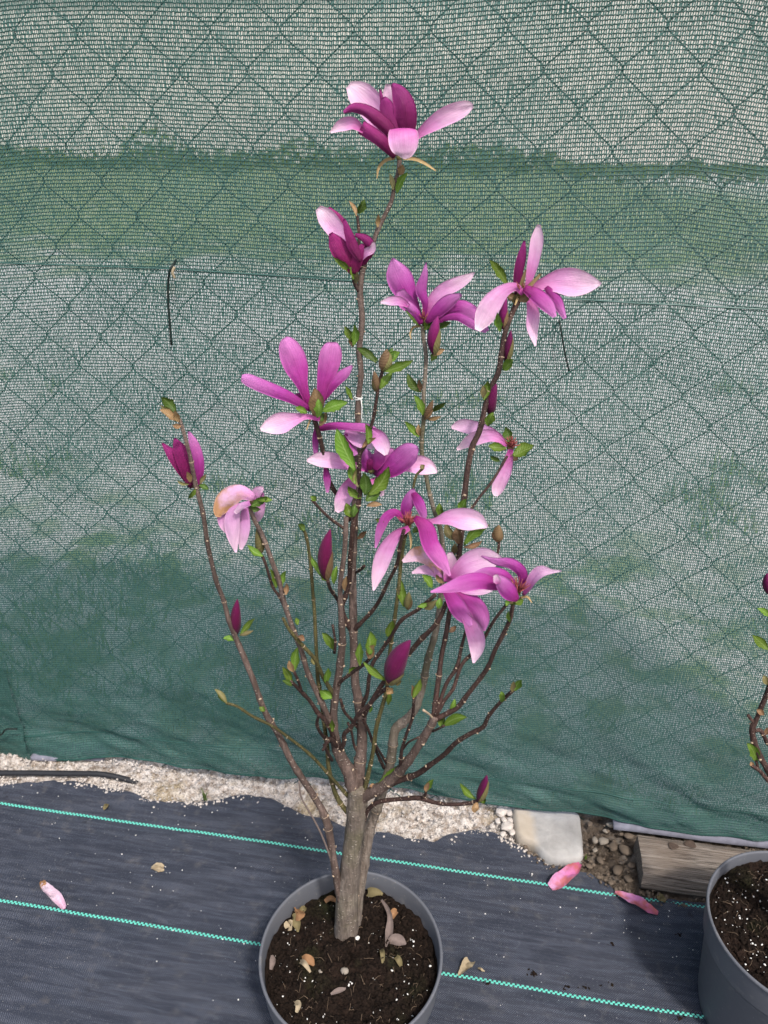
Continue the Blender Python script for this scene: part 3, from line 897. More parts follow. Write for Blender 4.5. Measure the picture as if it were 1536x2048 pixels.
def blade(parent, root, name, pts, d, mats, roll=(0, 0), cup=0.35, bulge=0.0, wave=0.28, thick=0.0004, nu=16, nv=9, facing='inner', serr=0.0, round_tip=True):
    """A thin two-sided sheet along a traced centre line. pts: (px, py, half width px); d: (base, tip) depth.
    facing: which side is turned to the viewer at roll 0."""
    n = len(pts)
    L = np.concatenate([[0], np.cumsum([math.hypot(pts[i + 1][0] - pts[i][0], pts[i + 1][1] - pts[i][1]) for i in range(n - 1)])]); L = L / max(L[-1], 1e-6)
    rows = []
    for (x, y, w), l in zip(pts, L):
        dd = d[0] + (d[1] - d[0]) * l + bulge * 4 * l * (1 - l)
        p = P(x, y, dd); sc = scale_at(p)
        rows.append((p.x, p.y, p.z, w * sc, l))
    C = catmull(rows, nu)
    s = 1.0 if facing == 'inner' else -1.0
    ph = random.random() * 50
    front, back, uv = [], [], []
    prevW = None
    for i in range(nu):
        p = Vector(C[i, :3]); a = Vector(C[max(i - 1, 0), :3]); b_ = Vector(C[min(i + 1, nu - 1), :3])
        T_ = (b_ - a).normalized(); Vw = (CAM - p).normalized()
        W = T_.cross(Vw)
        if W.length < 1e-4: W = prevW or RIGHT.copy()
        W.normalize()
        if prevW is not None and W.dot(prevW) < 0: pass
        prevW = W.copy()
        Nn = W.cross(T_).normalized()
        u = i / (nu - 1)
        rl = math.radians(roll[0] + (roll[1] - roll[0]) * u)
        W2 = W * math.cos(rl) + Nn * math.sin(rl); N2 = Nn * math.cos(rl) - W * math.sin(rl)
        if N2.dot(Vw) < 0 and abs(rl) < math.pi / 2: N2 = -N2
        w = max(C[i, 3], 0.0002)
        for j in range(nv):
            v = -1 + 2 * j / (nv - 1)
            ww = w
            if serr and abs(v) == 1: ww = w * (1 + serr * (0.5 - random.random()) * 2)
            off = s * cup * w * (v * v - 0.35) + wave * w * 0.8 * float(fbm(u * 4 + ph, v * 1.5 + ph, 2)) * (0.3 + u)
            bend = 1.0 - 0.12 * abs(cup) * v * v
            q = p + W2 * (v * ww * bend) + N2 * off
            th = thick * (0.25 + 0.75 * (1 - v * v)) * (1 - 0.7 * u)
            front.append(q + N2 * th * 0.5); back.append(q - N2 * th * 0.5)
            uv.append((u, (v + 1) / 2))
    vs = front + back; nf = len(front)
    fs, mi = [], []
    fm = 0 if facing == 'inner' else 1
    for i in range(nu - 1):
        for j in range(nv - 1):
            a = i * nv + j
            fs.append((a, a + 1, a + nv + 1, a + nv)); mi.append(fm)
            fs.append((nf + a, nf + a + nv, nf + a + nv + 1, nf + a + 1)); mi.append(1 - fm)
    for i in range(nu - 1):
        for j in (0, nv - 1):
            a = i * nv + j
            fs.append((a, a + nv, nf + a + nv, nf + a) if j else (a, nf + a, nf + a + nv, a + nv)); mi.append(fm)
    for j in range(nv - 1):
        for i in (0, nu - 1):
            a = i * nv + j
            fs.append((a, nf + a, nf + a + 1, a + 1)); mi.append(fm)
    o = mesh_obj(name, vs, fs, mats, parent, origin=root.location, mat_idx=mi, uvs=uv + uv)
    return o

def leaf(root, bx, by, tx, ty, hw, d, mat='leaf', name='leaf', bend=None, parent=None, roll=None):
    hw *= 1.18; tx, ty = bx + (tx - bx) * 1.08, by + (ty - by) * 1.08
    L = math.hypot(tx - bx, ty - by); bend = random.uniform(-.12, .12) if bend is None else bend
    nx_, ny_ = -(ty - by), (tx - bx)
    mids = []
    for u, w in ((0, .16), (.22, .62), (.5, 1.0), (.78, .66), (1, .04)):
        k = bend * 4 * u * (1 - u)
        mids.append((bx + (tx - bx) * u + nx_ * k, by + (ty - by) * u + ny_ * k, hw * w))
    dd = random.uniform(-0.010, 0.006)
    r0 = random.uniform(-35, 35) if roll is None else roll
    return blade(parent or root, root, name, mids, (d, d + dd), [M[mat], M[mat]], (r0, r0 + random.uniform(-25, 25)), 0.45, random.uniform(-.004, .004), 0.55, 0.0004, 14, 5, 'inner', 0.16 if mat.startswith('leaf') else 0.04)

def bud(root, bx, by, tx, ty, hw, d, mat='bud', scale='fuzz', scale_side=1, name='flower_bud', scale_len=0.6, dtilt=-0.004):
    a = P(bx, by, d); b_ = P(tx, ty, d + dtilt); sc = scale_at(a); R_ = hw * sc
    ax = b_ - a; Ln = ax.length; ax.normalize()
    view = (CAM - a).normalized(); x = ax.cross(view).normalized(); y = x.cross(ax)
    bow = random.uniform(-.06, .06) * Ln
    prof = [(0, .30), (.06, .55), (.16, .84), (.30, 1.0), (.45, .98), (.60, .86), (.75, .66), (.88, .40), (.96, .18), (1.0, .03)]
    vs, fs, uv = [], [], []
    seg = 16
    for (u, r) in prof:
        c = a + ax * (Ln * u) + x * bow * 4 * u * (1 - u)
        for k in range(seg):
            an = 2 * math.pi * k / seg
            rr = R_ * r * (1 + 0.05 * math.cos(3 * an + u * 4))     # overlapping petals twist round the bud
            vs.append(c + (x * math.cos(an) + y * math.sin(an)) * rr); uv.append((u, k / seg))
    for i in range(len(prof) - 1):
        for k in range(seg):
            q = i * seg + k; q2 = i * seg + (k + 1) % seg
            fs.append((q, q2, q2 + seg, q + seg))
    fs.append(tuple(range(seg))[::-1]); fs.append(tuple((len(prof) - 1) * seg + k for k in range(seg)))
    o = mesh_obj(name, vs, fs, [M[mat]], root, origin=root.location, uvs=uv)
    if scale:
        vs, fs, uv = [], [], []
        for i, u in enumerate(np.linspace(0, scale_len, 7)):
            r = np.interp(u, [q[0] for q in prof], [q[1] for q in prof])
            c = a + ax * (Ln * u) + x * bow * 4 * u * (1 - u)
            half = 1.25 * (1 - (u / scale_len) ** 2) ** 0.7 + 0.02
            mid_an = 0.35 if scale_side > 0 else math.pi - 0.35
            for j in range(7):
                an = mid_an + half * (-1 + 2 * j / 6)
                vs.append(c + (x * math.cos(an) + y * math.sin(an)) * (R_ * r * 1.06 + 0.0005)); uv.append((u, j / 6))
        for i in range(6):
            for j in range(6):
                q = i * 7 + j; fs.append((q, q + 1, q + 8, q + 7))
        mesh_obj('bud_scale', vs, fs, [M[scale]], o, origin=root.location, uvs=uv)
    return o

def flower(root, cx, cy, d, petals, label, stamens=0, sepals=(), rec=7, core='olive', st_len=20, st_dir=(0, -1)):
    """flower heart (receptacle and stamens) with its petals as sub-parts."""
    c = P(cx, cy, d); sc = scale_at(c)
    vs, fs, mi = [], [], []
    for v in IV: vs.append(c + Vector(v) * rec * sc)
    for f in IF: fs.append(tuple(int(q) for q in f)); mi.append(0)
    for k in range(stamens):
        a = random.uniform(-1.1, 1.1); 
        dx = st_dir[0] * math.cos(a) - st_dir[1] * math.sin(a); dy = st_dir[0] * math.sin(a) + st_dir[1] * math.cos(a)
        Ls = st_len * random.uniform(.6, 1.0)
        p0 = P(cx + random.uniform(-4, 4), cy + random.uniform(-4, 4), d - 0.002)
        p1 = P(cx + dx * Ls * .6, cy + dy * Ls * .6, d - 0.004 - 0.008 * random.random())
        p2 = P(cx + dx * Ls, cy + dy * Ls, d - 0.004 - 0.012 * random.random())
        v, f = tube([p0, p1, p2], [1.3 * sc, 1.3 * sc, 0.5 * sc], 5)
        b0 = len(vs); vs += v; fs += [tuple(q + b0 for q in ff) for ff in f]; mi += [1] * len(f)
    o = mesh_obj('flower', vs, fs, [M[core], M['stamen']], root, origin=root.location, mat_idx=mi)
    o['label'] = label
    for pe in petals:
        side, pts, db, dt = pe[:4]
        kw = dict(pe[4]) if len(pe) > 4 else {}
        im = kw.pop('inner', 'inner'); om = kw.pop('outer', 'dark' if side == 'D' else 'outer')
        mats = [M[im], M[om]]
        blade(o, root, 'petal', pts, (d + db, d + dt), mats, kw.pop('roll', (0, 0)), facing='inner' if side == 'i' else 'outer', **kw)
    for sp in sepals:
        blade(o, root, 'sepal', sp, (d, d - 0.008), [M['sepal'], M['sepal']], (0, 30), 0.3, 0, 0.2, 0.0004, 10, 5)
    return o

# ================================================================== THE MAGNOLIA IN THE POT
PD = st(G(692, 1864, RIM_Z - 0.030))[1]      # where the trunk enters the soil
TB = O + N * PD + Vector((0, 0, RIM_Z - 0.04))
mg = empty('magnolia', TB, 'tall young magnolia with many open pink flowers, bare branches and white string', 'shrub')
# trunk: tapering, rooted in the soil
stem(mg, 'T', [(690, 1892, 24.5), (691, 1876, 24), (692, 1862, 23.5), (695, 1800, 22.5), (701, 1740, 21), (707, 1690, 20), (712, 1640, 20.5), (714, 1600, 21), (713, 1572, 17)], (0.0, 0.012), 'bark', 'trunk', False, 20)
stem(mg, 'S1', [(712, 1605, 15), (719, 1545, 12.5), (724, 1460, 10), (719, 1408, 9.8), (711, 1369, 8.8), (707, 1278, 8.2), (706, 1200, 8), (705, 1120, 7.6), (709, 1042, 7.4), (712, 960, 7), (714, 900, 6.6),
               (716, 843, 6.2), (717, 796, 6), (722, 749, 6), (719, 702, 6), (724, 640, 6), (720, 583, 6), (728, 530, 5.5), (742, 497, 5), (754, 463, 4.6), (769, 432, 4.4), (784, 400, 4.2), (790, 364, 4),
               (797, 343, 4.4), (799, 320, 5)], (0.012, 0.21), 'bark2', seg=11)
stem(mg, 'S2', [(711, 1590, 15), (698, 1545, 13), (678, 1507, 11.5), (670, 1473, 9.5), (668, 1429, 8), (676, 1356, 7.6), (682, 1317, 7.6), (685, 1278, 7.2), (682, 1226, 6), (681, 1165, 5), (689, 1100, 4.8), (692, 1035, 5)], ('T', 0.03), 'bark2', seg=11)
stem(mg, 'S2c', [(705, 1262, 6), (690, 1240, 6), (683, 1214, 6), (690, 1195, 5.2), (697, 1168, 5), (701, 1110, 5), (708, 1045, 5.4), (716, 1012, 5), (720, 985, 4.5), (718, 940, 4.2), (720, 909, 4), (731, 890, 3.8), (738, 868, 3.7), (747, 834, 3.7), (756, 780, 3.7), (766, 738, 3.7)], ('S1', 0.055))
stem(mg, 'S2a', [(683, 1214, 4.2), (672, 1195, 3.6), (661, 1178, 3.6), (655, 1160, 4)], ('S2c', 0.0))
stem(mg, 'S2d', [(690, 1058, 3.5), (660, 1037, 3), (634, 1011, 3), (624, 999, 3.6)], ('S2', 0.03))
stem(mg, 'S1r', [(706, 1262, 5.5), (724, 1243, 4.4), (750, 1214, 4), (775, 1166, 3.9), (794, 1126, 3.7), (801, 1085, 3.7), (808, 1060, 4)], ('S1', 0.018))
stem(mg, 'S1f', [(721, 586, 5), (710, 568, 4.5), (707, 545, 5)], ('S1', 0.17))
stem(mg, 'S1g', [(727, 532, 3.5), (718, 490, 3), (718, 465, 3), (715, 432, 3.2)], ('S1', 0.20))
# left stems
stem(mg, 'S3', [(682, 1800, 8), (675, 1765, 8), (667, 1723, 8), (661, 1677, 7.6), (652, 1636, 8), (637, 1608, 6.8), (606, 1559, 6.6), (582, 1520, 6.6), (556, 1468, 6.4), (530, 1424, 6.2), (509, 1367, 5.8), (486, 1309, 5.6),
               (470, 1270, 5.4), (456, 1234, 5.2), (447, 1200, 5), (434, 1165, 4.8), (416, 1093, 4.7), (405, 1024, 4.6), (391, 968, 4.5), (380, 912, 4), (370, 874, 3.8), (359, 838, 4)], (-0.004, -0.01), 'bark2')
stem(mg, 'S4', [(672, 1482, 6), (658, 1440, 6), (650, 1421, 5.8), (632, 1382, 5.6), (616, 1346, 5.4), (603, 1304, 5.3), (582, 1247, 5.2), (567, 1200, 5.2), (559, 1165, 5.2), (541, 1115, 5), (525, 1071, 4.8), (508, 1037, 4.6), (500, 1015, 5)], ('S2', -0.005), 'bark2')
stem(mg, 'S4b', [(668, 1392, 4.5), (645, 1351, 4.2), (629, 1317, 4), (600, 1286, 3.8), (577, 1257, 3.5), (566, 1236, 3.2)], ('S2', -0.015), 'green_twig')
stem(mg, 'S4c', [(578, 1240, 3.4), (559, 1193, 3.2), (547, 1177, 3), (532, 1130, 3), (525, 1112, 3.2)], ('S4', 0.0))
stem(mg, 'S5', [(694, 1624, 5.5), (676, 1598, 5), (663, 1559, 4.6), (656, 1525, 4.4), (655, 1500, 4.2), (650, 1460, 4.2), (641, 1387, 4), (636, 1356, 3.9), (633, 1312, 3.8), (630, 1252, 3.7), (627, 1200, 3.6), (624, 1165, 3.5), (619, 1109, 3.4), (609, 1062, 3.3), (601, 1053, 3.8)], (0.010, 0.03), 'green_twig')
stem(mg, 'S6', [(697, 1593, 4.2), (676, 1570, 3.5), (650, 1541, 3.3), (621, 1510, 3.2), (582, 1479, 3), (546, 1453, 2.9), (504, 1432, 2.8), (473, 1412, 2.7), (452, 1406, 3)], ('T', -0.04), 'green_twig')
stem(mg, 'S7', [(674, 1492, 5), (662, 1462, 4.4), (648, 1438, 4.2), (636, 1426, 4.6), (620, 1402, 3.8), (605, 1386, 4), (592, 1372, 3.4), (581, 1362, 3.4)], ('S2', -0.03))
stem(mg, 'S7b', [(603, 1384, 3.2), (600, 1372, 2.8), (593, 1354, 2.8), (587, 1341, 3.2)], ('S7', -0.03))
stem(mg, 'S7c', [(660, 1482, 4.2), (644, 1470, 3.6), (634, 1448, 3.4), (638, 1428, 3.4)], ('S2', -0.035))
stem(mg, 'S7d', [(676, 1496, 4), (658, 1478, 4.4), (650, 1492, 3), (646, 1500, 3)], ('S2', -0.035))
stem(mg, 'S7e', [(664, 1520, 3.6), (655, 1505, 3.2), (648, 1490, 3.4)], ('S2', -0.02))
stem(mg, 'S22', [(668, 1735, 2.2), (655, 1700, 2), (645, 1674, 2), (624, 1632, 1.8), (603, 1596, 1.6), (598, 1562, 1.4)], ('S3', -0.03), 'dry_grey', nodes=False, seg=6)
stem(mg, 'S2s', [(669, 1306, 3.4), (671, 1285, 2.6), (667, 1262, 2.5), (665, 1250, 3)], (0.005, 0.005))
# right: second trunk and its leader
stem(mg, 'S8', [(712, 1850, 10.5), (714, 1828, 10.5), (719, 1778, 10.2), (730, 1715, 11), (741, 1655, 11.4), (754, 1614, 10.6), (768, 1570, 9.8), (780, 1530, 9.4), (786, 1490, 9.6), (792, 1458, 9.8), (808, 1443, 8.8), (828, 1420, 8.2), (840, 1390, 7.6), (848, 1360, 7.2),
               (856, 1317, 6.8), (872, 1260, 6.4), (880, 1210, 5.8), (887, 1150, 5.2), (885, 1097, 4.8), (880, 1057, 4.5), (868, 1021, 4.5), (859, 988, 4.5), (852, 951, 4.5), (844, 908, 4.5), (844, 875, 4.4), (848, 835, 4.4), (847, 794, 4.3), (851, 745, 4.2), (852, 706, 4), (847, 674, 4.2), (846, 650, 5)], (0.016, 0.17), 'bark', seg=12)
stem(mg, 'S9', [(714, 1606, 11), (734, 1590, 12), (770, 1570, 11), (794, 1549, 10), (815, 1523, 9), (835, 1494, 8.6), (848, 1473, 9.2), (861, 1450, 8.4), (869, 1432, 9)], (0.012, -0.015), 'bark2', seg=11)
stem(mg, 'S16', [(868, 1436, 6), (871, 1405, 5.4), (878, 1351, 5.2), (882, 1317, 5.2), (891, 1275, 5.2), (899, 1225, 5.2), (906, 1185, 5.2), (913, 1137, 5.4), (919, 1101, 5.8), (924, 1060, 5.6), (929, 1000, 6), (935, 944, 6.2), (946, 889, 6.2), (958, 865, 6), (965, 840, 5.8), (971, 811, 5.6), (987, 765, 5.4), (997, 746, 5.8), (1004, 703, 5.4), (1010, 667, 5.4), (1022, 632, 5.4), (1036, 600, 7)], ('S9', 0.14))
stem(mg, 'S9b', [(870, 1434, 4.5), (887, 1403, 3.8), (906, 1377, 3.6), (916, 1346, 3.6), (926, 1325, 3.6), (942, 1309, 3.4), (957, 1295, 3.2), (970, 1273, 3.2), (990, 1238, 3.2), (1014, 1208, 3.4)], ('S9', 0.03))
stem(mg, 'S9b2', [(871, 1430, 4.4), (893, 1367, 3.8), (914, 1334, 4.2), (924, 1290, 3.2), (935, 1250, 3), (950, 1195, 3), (975, 1140, 3), (996, 1105, 3), (998, 1080, 3.4)], ('S9', 0.06))
stem(mg, 'S9c', [(868, 1440, 6), (895, 1427, 5), (916, 1414, 5), (934, 1390, 4.8), (958, 1359, 4.7), (976, 1333, 4.8), (992, 1296, 4.6), (1007, 1268, 4.6), (1020, 1239, 4.5), (1027, 1205, 4.6)], ('S9', -0.035))
stem(mg, 'S10', [(745, 1590, 7), (796, 1562, 6), (833, 1549, 6), (859, 1531, 5), (888, 1510, 4.8), (914, 1484, 4.6), (940, 1468, 4.6), (966, 1454, 4.6), (976, 1434, 4), (997, 1408, 3.8), (1028, 1379, 4)], ('S9', -0.03))
stem(mg, 'S11', [(726, 1648, 5), (733, 1625, 4.6), (748, 1608, 4.4), (768, 1602, 4.2), (804, 1598, 4.2), (841, 1596, 4.8), (869, 1605, 4), (908, 1609, 3.8), (945, 1605, 3.8), (957, 1601, 4)], ('T', -0.03))
stem(mg, 'S11b', [(842, 1597, 3.5), (850, 1590, 3), (852, 1580, 3)], ('S11', -0.02))
stem(mg, 'S12', [(728, 1590, 5), (739, 1538, 4.6), (747, 1499, 4.5), (752, 1460, 4.6), (762, 1421, 4.4), (772, 1385, 4.2), (778, 1317, 4), (783, 1278, 4), (789, 1239, 4), (797, 1181, 4), (804, 1108, 4), (810, 1070, 4.2)], ('T', 0.035), 'green_twig')
stem(mg, 'S13', [(676, 1506, 5), (688, 1487, 4.6), (689, 1468, 5), (702, 1455, 4.4), (715, 1432, 4.2), (736, 1411, 4), (757, 1390, 4), (775, 1375, 4.4)], ('S2', -0.05))
stem(mg, 'S14', [(674, 1372, 4), (686, 1359, 3.8), (707, 1343, 3.6), (731, 1326, 3.6), (743, 1312, 3.8)], ('S2', -0.02))
stem(mg, 'S14b', [(724, 1412, 5), (734, 1390, 4.2), (739, 1351, 4), (746, 1325, 4), (768, 1294, 4), (784, 1270, 4), (804, 1239, 3.8), (833, 1221, 3.8), (855, 1203, 3.8), (870, 1190, 4)], ('S1', 0.0))
stem(mg, 'S15', [(722, 1440, 5), (745, 1400, 4.8), (785, 1340, 4.8), (822, 1302, 5), (840, 1281, 5.4), (861, 1260, 4.8), (880, 1236, 4.8), (893, 1205, 4.4)], ('S1', 0.02))
stem(mg, 'S17', [(934, 1032, 3.5), (944, 1016, 3), (961, 991, 2.8), (979, 970, 2.8), (1000, 937, 2.8), (1014, 912, 3)], ('S16', 0.115))
stem(mg, 'S18', [(698, 1040, 5), (690, 1012, 5), (676, 992, 5), (662, 971, 5), (653, 943, 5), (647, 906, 4.8), (637, 865, 4.8), (628, 835, 5.4)], ('S1', 0.06))
stem(mg, 'S19', [(720, 1462, 3.4), (703, 1440, 3), (689, 1424, 3), (681, 1398, 2.8)], ('S1', 0.02))
stem(mg, 'S19b', [(716, 1506, 2.8), (708, 1491, 2.6), (703, 1464, 2.6), (696, 1446, 2.6)], ('S1', 0.02))
stem(mg, 'S20', [(800, 1540, 4), (804, 1499, 3.4), (812, 1471, 3.2), (825, 1434, 3.2), (828, 1395, 3.2)], ('S9', -0.04))
stem(mg, 'S20b', [(806, 1498, 2.4), (818, 1484, 2), (838, 1474, 2)], ('S20', -0.03), nodes=False)
stem(mg, 'S21', [(768, 1536, 3.6), (749, 1494, 3.2), (736, 1458, 3), (726, 1440, 3)], ('S8', 0.02))
stem(mg, 'S21b', [(774, 1528, 3), (762, 1508, 2.6), (750, 1488, 2.6)], ('S8', 0.03))
stem(mg, 'S24', [(812, 1075, 3), (816, 1010, 2.8), (826, 977, 2.6), (833, 950, 2.6), (846, 937, 3)], ('S12', 0.06), 'green_twig')
stem(mg, 'S25', [(868, 1440, 2.6), (858, 1428, 2), (846, 1420, 2.6)], ('S9', -0.03), 'scar', nodes=False)
stem(mg, 'S26', [(866, 1462, 2.8), (880, 1456, 2.4), (888, 1452, 2.6)], ('S9', -0.03))
stem(mg, 'S27', [(712, 1145, 3.2), (722, 1138, 3), (728, 1132, 3.4)], ('S1', 0.03))

def dk(key, x, y):
    q = min(STEMS[key], key=lambda r: (r[0] - x) ** 2 + (r[1] - y) ** 2); return q[2]

# ------------------------------------------------------------------ flowers
d = dk('S1', 799, 320)
flower(mg, 799, 314, d, [
    ('i', [(795, 305, 7), (770, 255, 20), (742, 213, 28), (716, 186, 25), (697, 170, 8)], 0.012, 0.020, dict(roll=(0, -10))),
    ('i', [(800, 285, 6), (787, 230, 13), (779, 195, 15), (779, 168, 8)], 0.014, 0.014),
    ('D', [(785, 275, 5), (768, 220, 6), (760, 178, 2)], 0.004, 0.006),
    ('o', [(804, 300, 8), (812, 250, 22), (808, 210, 23), (795, 182, 15), (784, 168, 4)], 0.002, 0.0, dict(outer='dark', bulge=-0.006)),
    ('D', [(795, 300, 8), (788, 262, 14), (778, 230, 17), (771, 206, 13), (767, 194, 4)], -0.006, -0.004),
    ('D', [(794, 306, 6), (782, 264, 13), (758, 240, 15), (730, 220, 12), (705, 216, 9), (687, 225, 3)], -0.010, -0.022, dict(cup=.6)),
    ('o', [(789, 315, 5), (776, 295, 12), (756, 276, 14), (722, 254, 14)], -0.012, -0.020, dict(outer='dark', cup=.5)),
    ('i', [(728, 262, 5), (706, 246, 12), (684, 250, 12), (661, 265, 2)], -0.0205, -0.026, dict(roll=(15, 0))),
    ('i', [(815, 290, 5), (838, 268, 8), (862, 250, 14), (890, 233, 18), (918, 221, 17), (938, 213, 11), (946, 212, 4)], -0.004, -0.012),
    ('i', [(806, 257, 27), (806, 262, 30), (807, 280, 31), (808, 300, 26), (808, 311, 17), (807, 317, 6)], -0.026, -0.030, dict(cup=-0.18, bulge=-0.005)),
], 'large half-open flower at the very top of the plant', 0, [[(790, 316, 3), (772, 320, 3.5), (757, 336, 3), (754, 357, 1)], [(806, 317, 3), (830, 318, 3.5), (852, 328, 3), (872, 342, 1.5)]], 8)

d = dk('S1f', 707, 545)
flower(mg, 707, 545, d, [
    ('o', [(708, 545, 5), (700, 490, 7), (682, 440, 7), (656, 417, 5)], 0.008, 0.010, dict(outer='dark')),
    ('i', [(704, 540, 6), (692, 490, 15), (670, 458, 19), (650, 432, 18), (636, 416, 7)], 0.004, 0.006),
    ('o', [(710, 545, 6), (727, 515, 12), (740, 495, 12), (732, 479, 10), (710, 470, 4)], 0.004, -0.004, dict(outer='dark', roll=(0, 25))),
    ('i', [(716, 525, 4), (730, 506, 8), (744, 498, 8), (748, 484, 3)], -0.003, -0.006),
    ('D', [(706, 548, 5), (692, 520, 17), (674, 489, 18), (661, 466, 4)], -0.006, -0.012),
    ('o', [(722, 524, 3), (708, 497, 11), (697, 466, 9), (688, 438, 3)], -0.012, -0.014, dict(outer='dark', roll=(10, -15))),
    ('D', [(709, 548, 5), (713, 525, 12), (720, 500, 9), (727, 488, 3)], -0.008, -0.010),
], 'dark magenta half-open flower beside the main stem below the top flower', 0, [], 8, 'leaf')

d = dk('S8', 846, 650)
flower(mg, 847, 642, d, [
    ('o', [(844, 642, 4), (823, 605, 15), (804, 567, 27), (793, 542, 23), (785, 516, 2)], 0.006, 0.012, dict(outer='outer')),
    ('i', [(846, 640, 4), (826, 618, 12), (808, 600, 16), (800, 580, 8)], 0.000, 0.000, dict(inner='outer')),
    ('o', [(848, 640, 4), (850, 605, 7), (842, 580, 12), (849, 550, 7), (852, 525, 1.5)], 0.002, 0.004),
    ('i', [(850, 640, 4), (862, 606, 11), (884, 582, 14), (912, 568, 14), (935, 556, 9), (949, 545, 1.5)], 0.004, 0.010),
    ('o', [(843, 648, 5), (830, 624, 9), (812, 608, 9)], -0.006, -0.014),
    ('i', [(818, 612, 4), (800, 602, 9), (780, 602, 9), (761, 605, 2)], -0.014, -0.022),
    ('o', [(852, 645, 4), (876, 622, 14), (900, 602, 14), (923, 589, 3)], -0.010, -0.016, dict(roll=(0, -20))),
    ('o', [(860, 646, 3), (890, 622, 12), (922, 613, 14), (950, 630, 14), (976, 662, 3)], -0.002, -0.016),
    ('o', [(866, 645, 4), (912, 633, 8), (948, 650, 9), (973, 664, 3)], -0.006, -0.020, dict(inner='outer')),
], 'open pink flower with a closed bud hanging right below it', 6, [[(842, 652, 2.5), (826, 655, 2.5), (820, 668, 2), (822, 678, 1)]], 9, 'olive', 26)

d = dk('S16', 1036, 600)
flower(mg, 1046, 583, d, [
    ('o', [(1034, 590, 6), (1037, 545, 10), (1044, 510, 9), (1049, 481, 2)], 0.006, 0.010, dict(outer='dark')),
    ('i', [(1052, 580, 4), (1062, 540, 11), (1070, 505, 13), (1075, 475, 13), (1078, 449, 4)], 0.004, 0.008, dict(roll=(-35, 20))),
    ('i', [(1048, 580, 4), (1085, 568, 12), (1120, 562, 25), (1150, 565, 28), (1180, 567, 18), (1203, 567, 1.5)], 0.004, -0.006),
    ('o', [(1092, 574, 5), (1112, 600, 12), (1130, 637, 4)], -0.002, -0.010),
    ('i', [(1056, 592, 6), (1065, 625, 14), (1064, 655, 14), (1071, 692, 2)], 0.002, -0.008, dict(roll=(25, 25), inner='inner')),
    ('o', [(1048, 576, 7), (1072, 590, 15), (1096, 612, 14), (1110, 634, 4)], -0.010, -0.020),
    ('i', [(1046, 588, 5), (1033, 574, 8), (1010, 580, 13), (985, 605, 21), (968, 635, 20), (955, 661, 6)], -0.008, -0.020, dict(cup=-.2)),
], 'wide open flower at the top of the right-hand stem', 6, [[(1046, 590, 3), (1036, 596, 3), (1030, 610, 1.5)], [(1050, 580, 4), (1066, 565, 4), (1082, 548, 3)], [(1040, 580, 3), (1046, 560, 4), (1052, 540, 2)]], 14, 'fuzz', 24)

d = dk('S18', 628, 835)
flower(mg, 628, 815, d, [
    ('o', [(640, 818, 6), (646, 770, 13), (656, 735, 22), (662, 707, 23), (664, 690, 16), (664, 684, 9)], 0.004, 0.010),
    ('o', [(646, 800, 5), (668, 766, 11), (690, 746, 10), (705, 731, 2)], 0.008, 0.012),
    ('o', [(620, 815, 6), (605, 772, 12), (593, 735, 25), (581, 703, 25), (571, 681, 14), (568, 676, 6)], 0.004, 0.008),
    ('o', [(622, 812, 4), (603, 795, 10), (590, 790, 4)], 0.010, 0.014, dict(outer='dark')),
    ('o', [(622, 820, 5), (582, 796, 11), (547, 781, 14), (515, 768, 14), (492, 758, 12), (483, 756, 7)], -0.002, -0.010),
    ('i', [(640, 838, 5), (612, 833, 6), (590, 838, 13), (565, 845, 22), (541, 852, 17), (521, 859, 3)], -0.004, -0.018),
    ('o', [(634, 850, 4), (631, 878, 7), (632, 905, 5), (636, 925, 2)], 0.012, 0.014),
    ('o', [(650, 935, 3), (654, 955, 8), (655, 985, 3)], 0.012, 0.014),
], 'magenta flower with spoon-shaped petals at the left of the main stem', 0, [[(624, 830, 2.5), (618, 845, 2), (613, 860, 1)]], 12, 'olive')
leaf(mg, 628, 832, 629, 780, 14, d - 0.008, 'fuzz', 'bud_scale'); leaf(mg, 634, 835, 636, 800, 8, d - 0.012, 'leaf')

d = 0.075
flower(mg, 742, 940, d, [
    ('o', [(634, 858, 6), (665, 852, 8), (700, 853, 8), (738, 858, 10), (762, 872, 7)], 0.004, -0.006),
    ('i', [(690, 862, 6), (715, 878, 15), (735, 885, 14), (748, 895, 6)], 0.010, 0.004, dict(inner='wilt_pink')),
    ('o', [(690, 868, 4), (702, 890, 9), (712, 910, 5)], 0.008, 0.004),
    ('i', [(735, 858, 8), (757, 876, 17), (767, 895, 15), (772, 910, 4)], -0.004, -0.014, dict(roll=(-20, 10))),
    ('i', [(740, 940, 4), (692, 928, 12), (660, 920, 17), (635, 919, 14), (614, 921, 3)], 0.0, -0.008),
    ('i', [(780, 940, 6), (815, 930, 14), (842, 930, 20), (861, 937, 14), (874, 945, 2)], 0.008, 0.004),
    ('o', [(748, 945, 8), (778, 938, 20), (805, 917, 25), (825, 901, 18), (837, 896, 3)], 0.000, -0.010),
    ('o', [(742, 945, 8), (765, 920, 20), (778, 905, 16), (782, 895, 6)], 0.004, 0.002, dict(inner='outer')),
    ('i', [(712, 950, 8), (694, 982, 17), (683, 1006, 16), (673, 1024, 4)], 0.002, -0.010),
    ('i', [(748, 955, 9), (758, 975, 11), (765, 992, 4)], 0.002, -0.004),
    ('o', [(738, 945, 8), (735, 922, 14), (730, 905, 10), (728, 898, 4)], -0.002, -0.004),
    ('o', [(748, 940, 6), (756, 920, 14), (758, 905, 12), (752, 895, 4)], -0.006, -0.010, dict(roll=(20, -20))),
    ('D', [(738, 940, 6), (742, 925, 9), (745, 918, 4)], -0.004, -0.006),
], 'broad pink flower crossing the main stem behind a tuft of leaves', 0, [], 9, 'olive')

